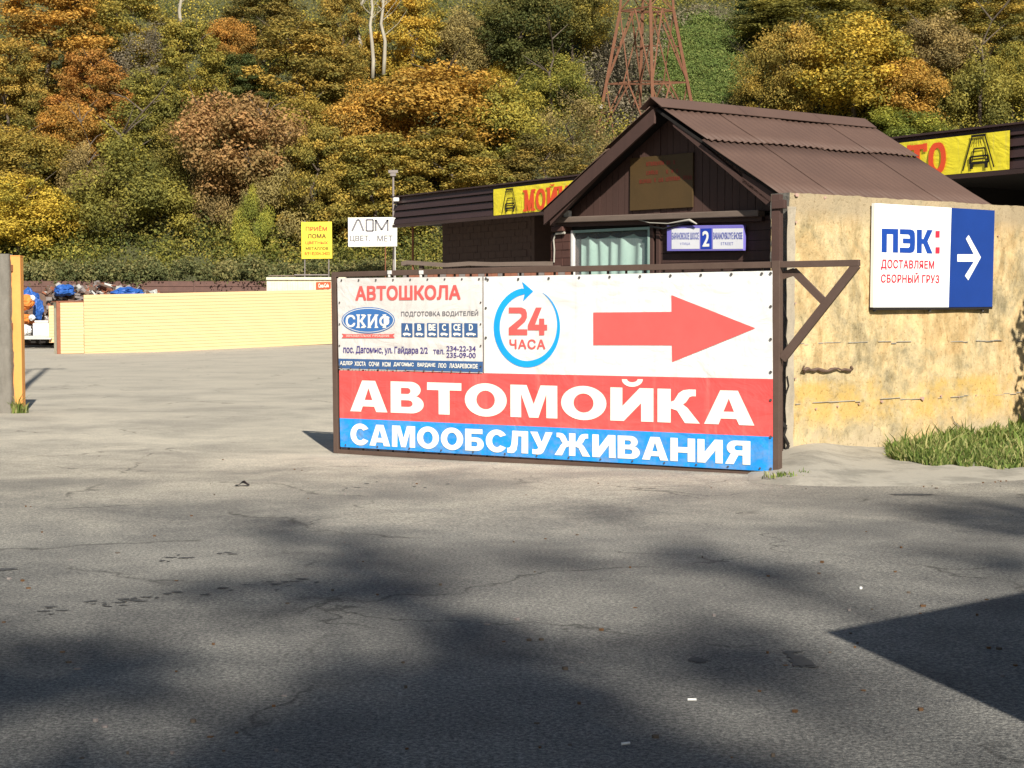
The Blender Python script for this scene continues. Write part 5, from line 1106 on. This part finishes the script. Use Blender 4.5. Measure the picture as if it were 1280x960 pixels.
# ================================================================ GRASS BANK, WEEDS
def blades(name, pts, h, label, cat, seed, wd=.012):
    g = np.random.default_rng(seed); P = np.asarray(pts); n = len(P); a = g.uniform(0, 6.28, n); hh = h*g.uniform(.35, 1.2, n)*np.where(g.uniform(0, 1, n) > .96, 1.9, 1)*(.55+.9*np.clip(.5+.5*np.sin(P[:, 0]*3.1+P[:, 1]*2.3)*np.cos(P[:, 0]*1.3-P[:, 1]*4.1), 0, 1)); lean = g.uniform(.1, .75, n)*hh; la = g.uniform(0, 6.28, n)
    w2 = wd*g.uniform(.6, 1.4, n); dx, dy = np.cos(a)*w2, np.sin(a)*w2; lx, ly = np.cos(la)*lean, np.sin(la)*lean; z = np.zeros(n)
    b0 = P-np.stack([dx, dy, z], 1); b1 = P+np.stack([dx, dy, z], 1); m0 = P+np.stack([lx*.3+dx*.8, ly*.3+dy*.8, hh*.6], 1); m1 = P+np.stack([lx*.3-dx*.8, ly*.3-dy*.8, hh*.6], 1); t0 = P+np.stack([lx, ly, hh*.95], 1); t1 = t0+np.stack([dx*.1, dy*.1, z], 1)
    V = np.stack([b0, b1, m0, m1, m1, m0, t1, t0], 1).reshape(-1, 3); tn = g.uniform(0, 1, n); T = np.repeat(np.stack([tn, g.uniform(0, 1, n), tn, np.ones(n)], 1), 8, 0)
    me = leafmesh(name, V, T, LM['grass']); o = bpy.data.objects.new(name, me); C.objects.link(o); return tag(o, label, cat, kind='stuff')
b = B()
def bk(u_, v_):
    px = 1108+u_*430; w0 = WPl.hit(px, 560, .01); yn = 578+10.5*min(1, u_*6)+1.6*math.sin(u_*23)+1.1*math.sin(u_*61); n0 = onz(px, yn, 0)
    p = Vector((w0.x, w0.y, 0)).lerp(Vector((n0.x, n0.y, 0)), v_); m_ = max(0, min(1, (u_-.02)/.50)); m_ = m_*m_*(3-2*m_)
    h = (.02+.20*m_)*(1-v_)**1.1+.035*min(1, (1-v_)*4)+.02*noise.noise(Vector((p.x*3, p.y*3, 2)))*(1-v_)
    p.z = gz(p.x, p.y)+(h+.01 if v_ < .99 else -.01); return p
b.grid(bk, 70, 14); tag(b.build('grass_bank', M['hill'], smooth=True), kind='structure')
g = random.Random(21); pts = []
for i in range(21000):
    u_ = g.random(); v_ = g.random()**.9
    if noise.noise(Vector((u_*22, v_*5, 4))) < -.28 and g.random() < .8: continue
    if u_ < .03 and g.random() < .5: continue
    p = bk(u_, min(v_, .985)); pts.append(p[:])
blades('grass', pts, .115, 'green grass tufts growing on the bank at the foot of the ochre wall', 'grass', 4)
pts = []
for i in range(90):
    c = g.choice([(972, 600, .10), (990, 596, .09), (984, 598, .05), (1003, 597, .04)]); p = onz(c[0], c[1], .01); pts.append((p.x+g.gauss(0, c[2]), p.y+g.gauss(0, c[2]*.7), .03))
blades('weed_patch', pts, .05, 'tiny weeds growing at the foot of the right gate post', 'weeds', 5, .008)
pts = []
for i in range(160): p = onz(23, 516, 0); pts.append((p.x+g.gauss(0, .07), p.y-.05+g.gauss(0, .05), .0))
blades('weed_tuft', pts, .16, 'small weed tuft at the foot of the yellow gate post', 'weeds', 6, .012)

# ================================================================ SMALL LITTER
def litter(px, py, l, label, seed):
    p = onz(px, py, 0); p.z = gz(p.x, p.y)+.006; a = seed*1.3; d = Vector((math.cos(a*.3)*l/2, math.sin(a*.3)*l/2, 0))
    t = thing('cigarette_butt', p, label, 'litter'); b = B(); b.tube([p-d, p+d*.3], .005, 8); b.build('paper', M['butt'], t); b = B(); b.tube([p+d*.3, p+d], .0052, 8); b.build('filter', M['foam'], t)
litter(865, 876, .036, 'white cigarette butt on the asphalt in the lower right of centre', 0); litter(782, 931, .034, 'pale cigarette butt on the asphalt near the bottom edge', 1)
p = onz(1076, 737, 0); b = B(); b.box((p.x, p.y, gz(p.x, p.y)+.008), (.008, .007, .007)); tag(b.build('pebble', M['butt'], bev=.003), 'white pebble on the road left of the sharp shadow', 'pebble')
p = onz(303, 604, 0); b = B(); b.grid(lambda u_, v_: (p.x+(u_-.5)*.13, p.y+(v_-.5)*.10, gz(p.x, p.y)+.01+.05*math.exp(-((u_-.6)*4)**2)*(1-abs(v_-.5))), 8, 5); tag(b.build('dead_leaf', M['ink_k']), 'dark curled leaf lying on the road in front of the gate left end', 'leaf')
b = B(); g = random.Random(8)
for i in range(330):
    px, py = g.uniform(-20, 1300), g.uniform(545, 955)
    if i > 120: px, py = g.uniform(990, 1300), 586+abs(g.gauss(0, 9))
    if 420 < px < 1000 and py < 600: continue
    p = onz(px, py, 0); s = g.uniform(.006, .016); a = g.uniform(0, 6.28); z = gz(p.x, p.y)
    b.prism([Vector((p.x+s*math.cos(a+k*1.25)*g.uniform(.6, 1.2), p.y+s*math.sin(a+k*1.25)*g.uniform(.6, 1.2), z-.003)) for k in range(5)], (0, 0, g.uniform(.006, .016)), g.choice([0, 0, 1, 2]))
tag(b.build('road_litter', [M['deadleaf'], M['bark'], M['scrap2']]), 'scattered grit and dry leaf crumbs over the asphalt', 'litter', kind='stuff')
b = B(); ST = [(1000, 829, .055, .05, 11), (873, 826, .04, .035, 10), (990, 822, .03, .03, 9), (1140, 618, .2, .035, 12), (5, 713, .07, .03, 9)]
g = random.Random(14)
for (xa, ya, xb, yb, m_) in [(25, 768, 385, 722, 30), (200, 701, 300, 690, 9), (330, 733, 400, 727, 6), (985, 815, 1020, 838, 9), (400, 605, 560, 602, 8)]:
    for i in range(m_):
        f = g.random(); ST.append((xa+(xb-xa)*f+g.gauss(0, 3), ya+(yb-ya)*f+g.gauss(0, 3), g.uniform(.012, .045), g.uniform(.005, .016), 6))
for (px, py, rx, ry, n) in ST:
    p = onz(px, py, 0); pts = []
    for k in range(n*2): a = k*math.pi/n; q = g.uniform(.55, 1.25); pts.append(Vector((p.x+rx*math.cos(a)*q, p.y+ry*math.sin(a)*q*2, gz(p.x, p.y)+.004)))
    b.poly(pts)
tag(b.build('asphalt_stains', M['tar']), kind='structure')

# ================================================================ OUT OF FRAME: what throws the road shadows
# unseen flat-roofed kiosk, added right of the camera to cast the sharp shadow
Kc = onz(1030, 790, 0); HK = 3.0; kc = Vector((Kc.x+.37*HK, Kc.y-1.5*HK, 0)); e1 = (onz(1280, 740, 0)-Kc); e1.z = 0; e1.normalize(); e2 = Vector((e1.y, -e1.x, 0))
t = thing('shadow_kiosk', kc+e1*2+e2*1.5, 'grey flat roofed kiosk added outside the right of the view to cast the sharp road shadow', 'kiosk')
b = B(); b.prism([kc, kc+e1*4, kc+e1*4+e2*3, kc+e2*3], (0, 0, HK-.12)); b.build('walls', M['concrete'], t)
b = B(); b.prism([kc+Vector((0, 0, HK-.12)), kc+e1*4+Vector((0, 0, HK-.12)), kc+e1*4+e2*3+Vector((0, 0, HK-.12)), kc+e2*3+Vector((0, 0, HK-.12))], (0, 0, .12)); b.build('roof', M['scrap2'], t)
b = B(); b.prism([kc+e1*1.2-e2*.01, kc+e1*2.1-e2*.01, kc+e1*2.1-e2*.01+Vector((0, 0, 2.05)), kc+e1*1.2-e2*.01+Vector((0, 0, 2.05))], e2*-.03); b.build('door', M['wood'], t)
b = B(); b.prism([kc+e1*2.5-e2*.01+Vector((0, 0, 1)), kc+e1*3.5-e2*.01+Vector((0, 0, 1)), kc+e1*3.5-e2*.01+Vector((0, 0, 2)), kc+e1*2.5-e2*.01+Vector((0, 0, 2))], e2*-.03); b.build('window', M['pek_b'], t)
# tall trees behind the camera (soft dappled shadows)
def shade_tree(blobs, base, label, seed, leaf=.28):
    t = thing('roadside_tree', base, label, 'tree'); cen = []; rad = []; cnt = []
    for px, py, rr, h in blobs:
        p = onz(px, py, 0); cen.append((p.x+.37*h-base[0], p.y-1.5*h-base[1], h)); rad.append(rr); cnt.append(int(330*rr*rr))
    V, T = leafcloud(cen, rad, np.array(cnt), leaf, .7, seed, (.1, 1.15)); me = leafmesh('crown', V, T, LM['olive']); cr = bpy.data.objects.new('crown', me); C.objects.link(cr); cr.parent = t
    b = B(); Bs = Vector(base); tops = Vector((sum(c[0] for c in cen)/len(cen), sum(c[1] for c in cen)/len(cen), max(c[2] for c in cen)*.85))+Vector((Bs.x, Bs.y, 0))
    b.tube([Bs, Bs.lerp(tops, .5), tops], [.32, .22, .10], 10)
    for c in cen: q = Bs.lerp(tops, .55+.3*random.random()); b.tube([q, q.lerp(Vector((c[0]+Bs.x, c[1]+Bs.y, c[2])), .5)+Vector((0, 0, .4)), Vector((c[0]+Bs.x, c[1]+Bs.y, c[2]))], [.08, .05, .02], 6, cap=False)
    b.build('trunk', M['bark'], t, True); return t
hB = 22
shade_tree([(350, 660, .22, hB), (420, 672, .28, hB), (475, 705, .36, hB), (460, 735, .40, hB+1), (290, 742, .30, hB), (360, 748, .26, hB), (560, 775, .26, hB), (620, 800, .36, hB), (560, 850, .42, hB), (640, 862, .40, hB), (480, 890, .36, hB), (400, 925, .36, hB), (700, 905, .32, hB+1), (650, 950, .42, hB), (530, 945, .46, hB-1), (280, 950, .30, hB), (740, 960, .3, hB), (720, 1000, .7, hB), (420, 1010, .9, hB), (600, 1030, 1.0, hB)],
           (8.0, -29, 0), 'tall tree behind the camera shading the middle of the road', 31)
shade_tree([(20, 850, .42, hB-2), (100, 845, .32, hB-2), (-60, 850, .6, hB-2), (170, 830, .24, hB-1), (60, 1010, .5, hB-2)], (3.5, -26, 0), 'tall tree behind the camera shading the lower left of the road', 32)
shade_tree([(850, 690, .26, hB+2), (890, 706, .24, hB+2), (700, 700, .20, hB+3), (880, 810, .38, hB+2), (960, 720, .3, hB+2), (930, 850, .28, hB+2), (1230, 648, .55, hB+2), (1290, 640, .8, hB+3), (1240, 705, .35, hB+2), (760, 640, .25, hB+3)], (12.5, -31, 0), 'tall tree behind the camera shading the right of the road', 33, .25)
# unseen bush, added right of the frame to shade the wall end
random.seed(5); bc = (8.20, 16.6, 0); t = thing('shade_shrub', bc, 'dense dark shrub added just right of the view to shade the wall end', 'shrub')
cen = [(random.uniform(-1.0, 1.2), random.uniform(-.7, .7), random.uniform(.4, 3.4)) for _ in range(34)]; V, T = leafcloud(cen, [random.uniform(.35, .6) for _ in cen], 520, .11, .9, 77, (.1, 1.1))
me = leafmesh('foliage', V, T, LM['dark']); o = bpy.data.objects.new('foliage', me); C.objects.link(o); o.parent = t
b = B(); b.tube([bc, (8.3, 16.6, 1.5), (8.2, 16.6, 3.0)], [.06, .04, .02], 6); b.build('stem', M['bark'], t)
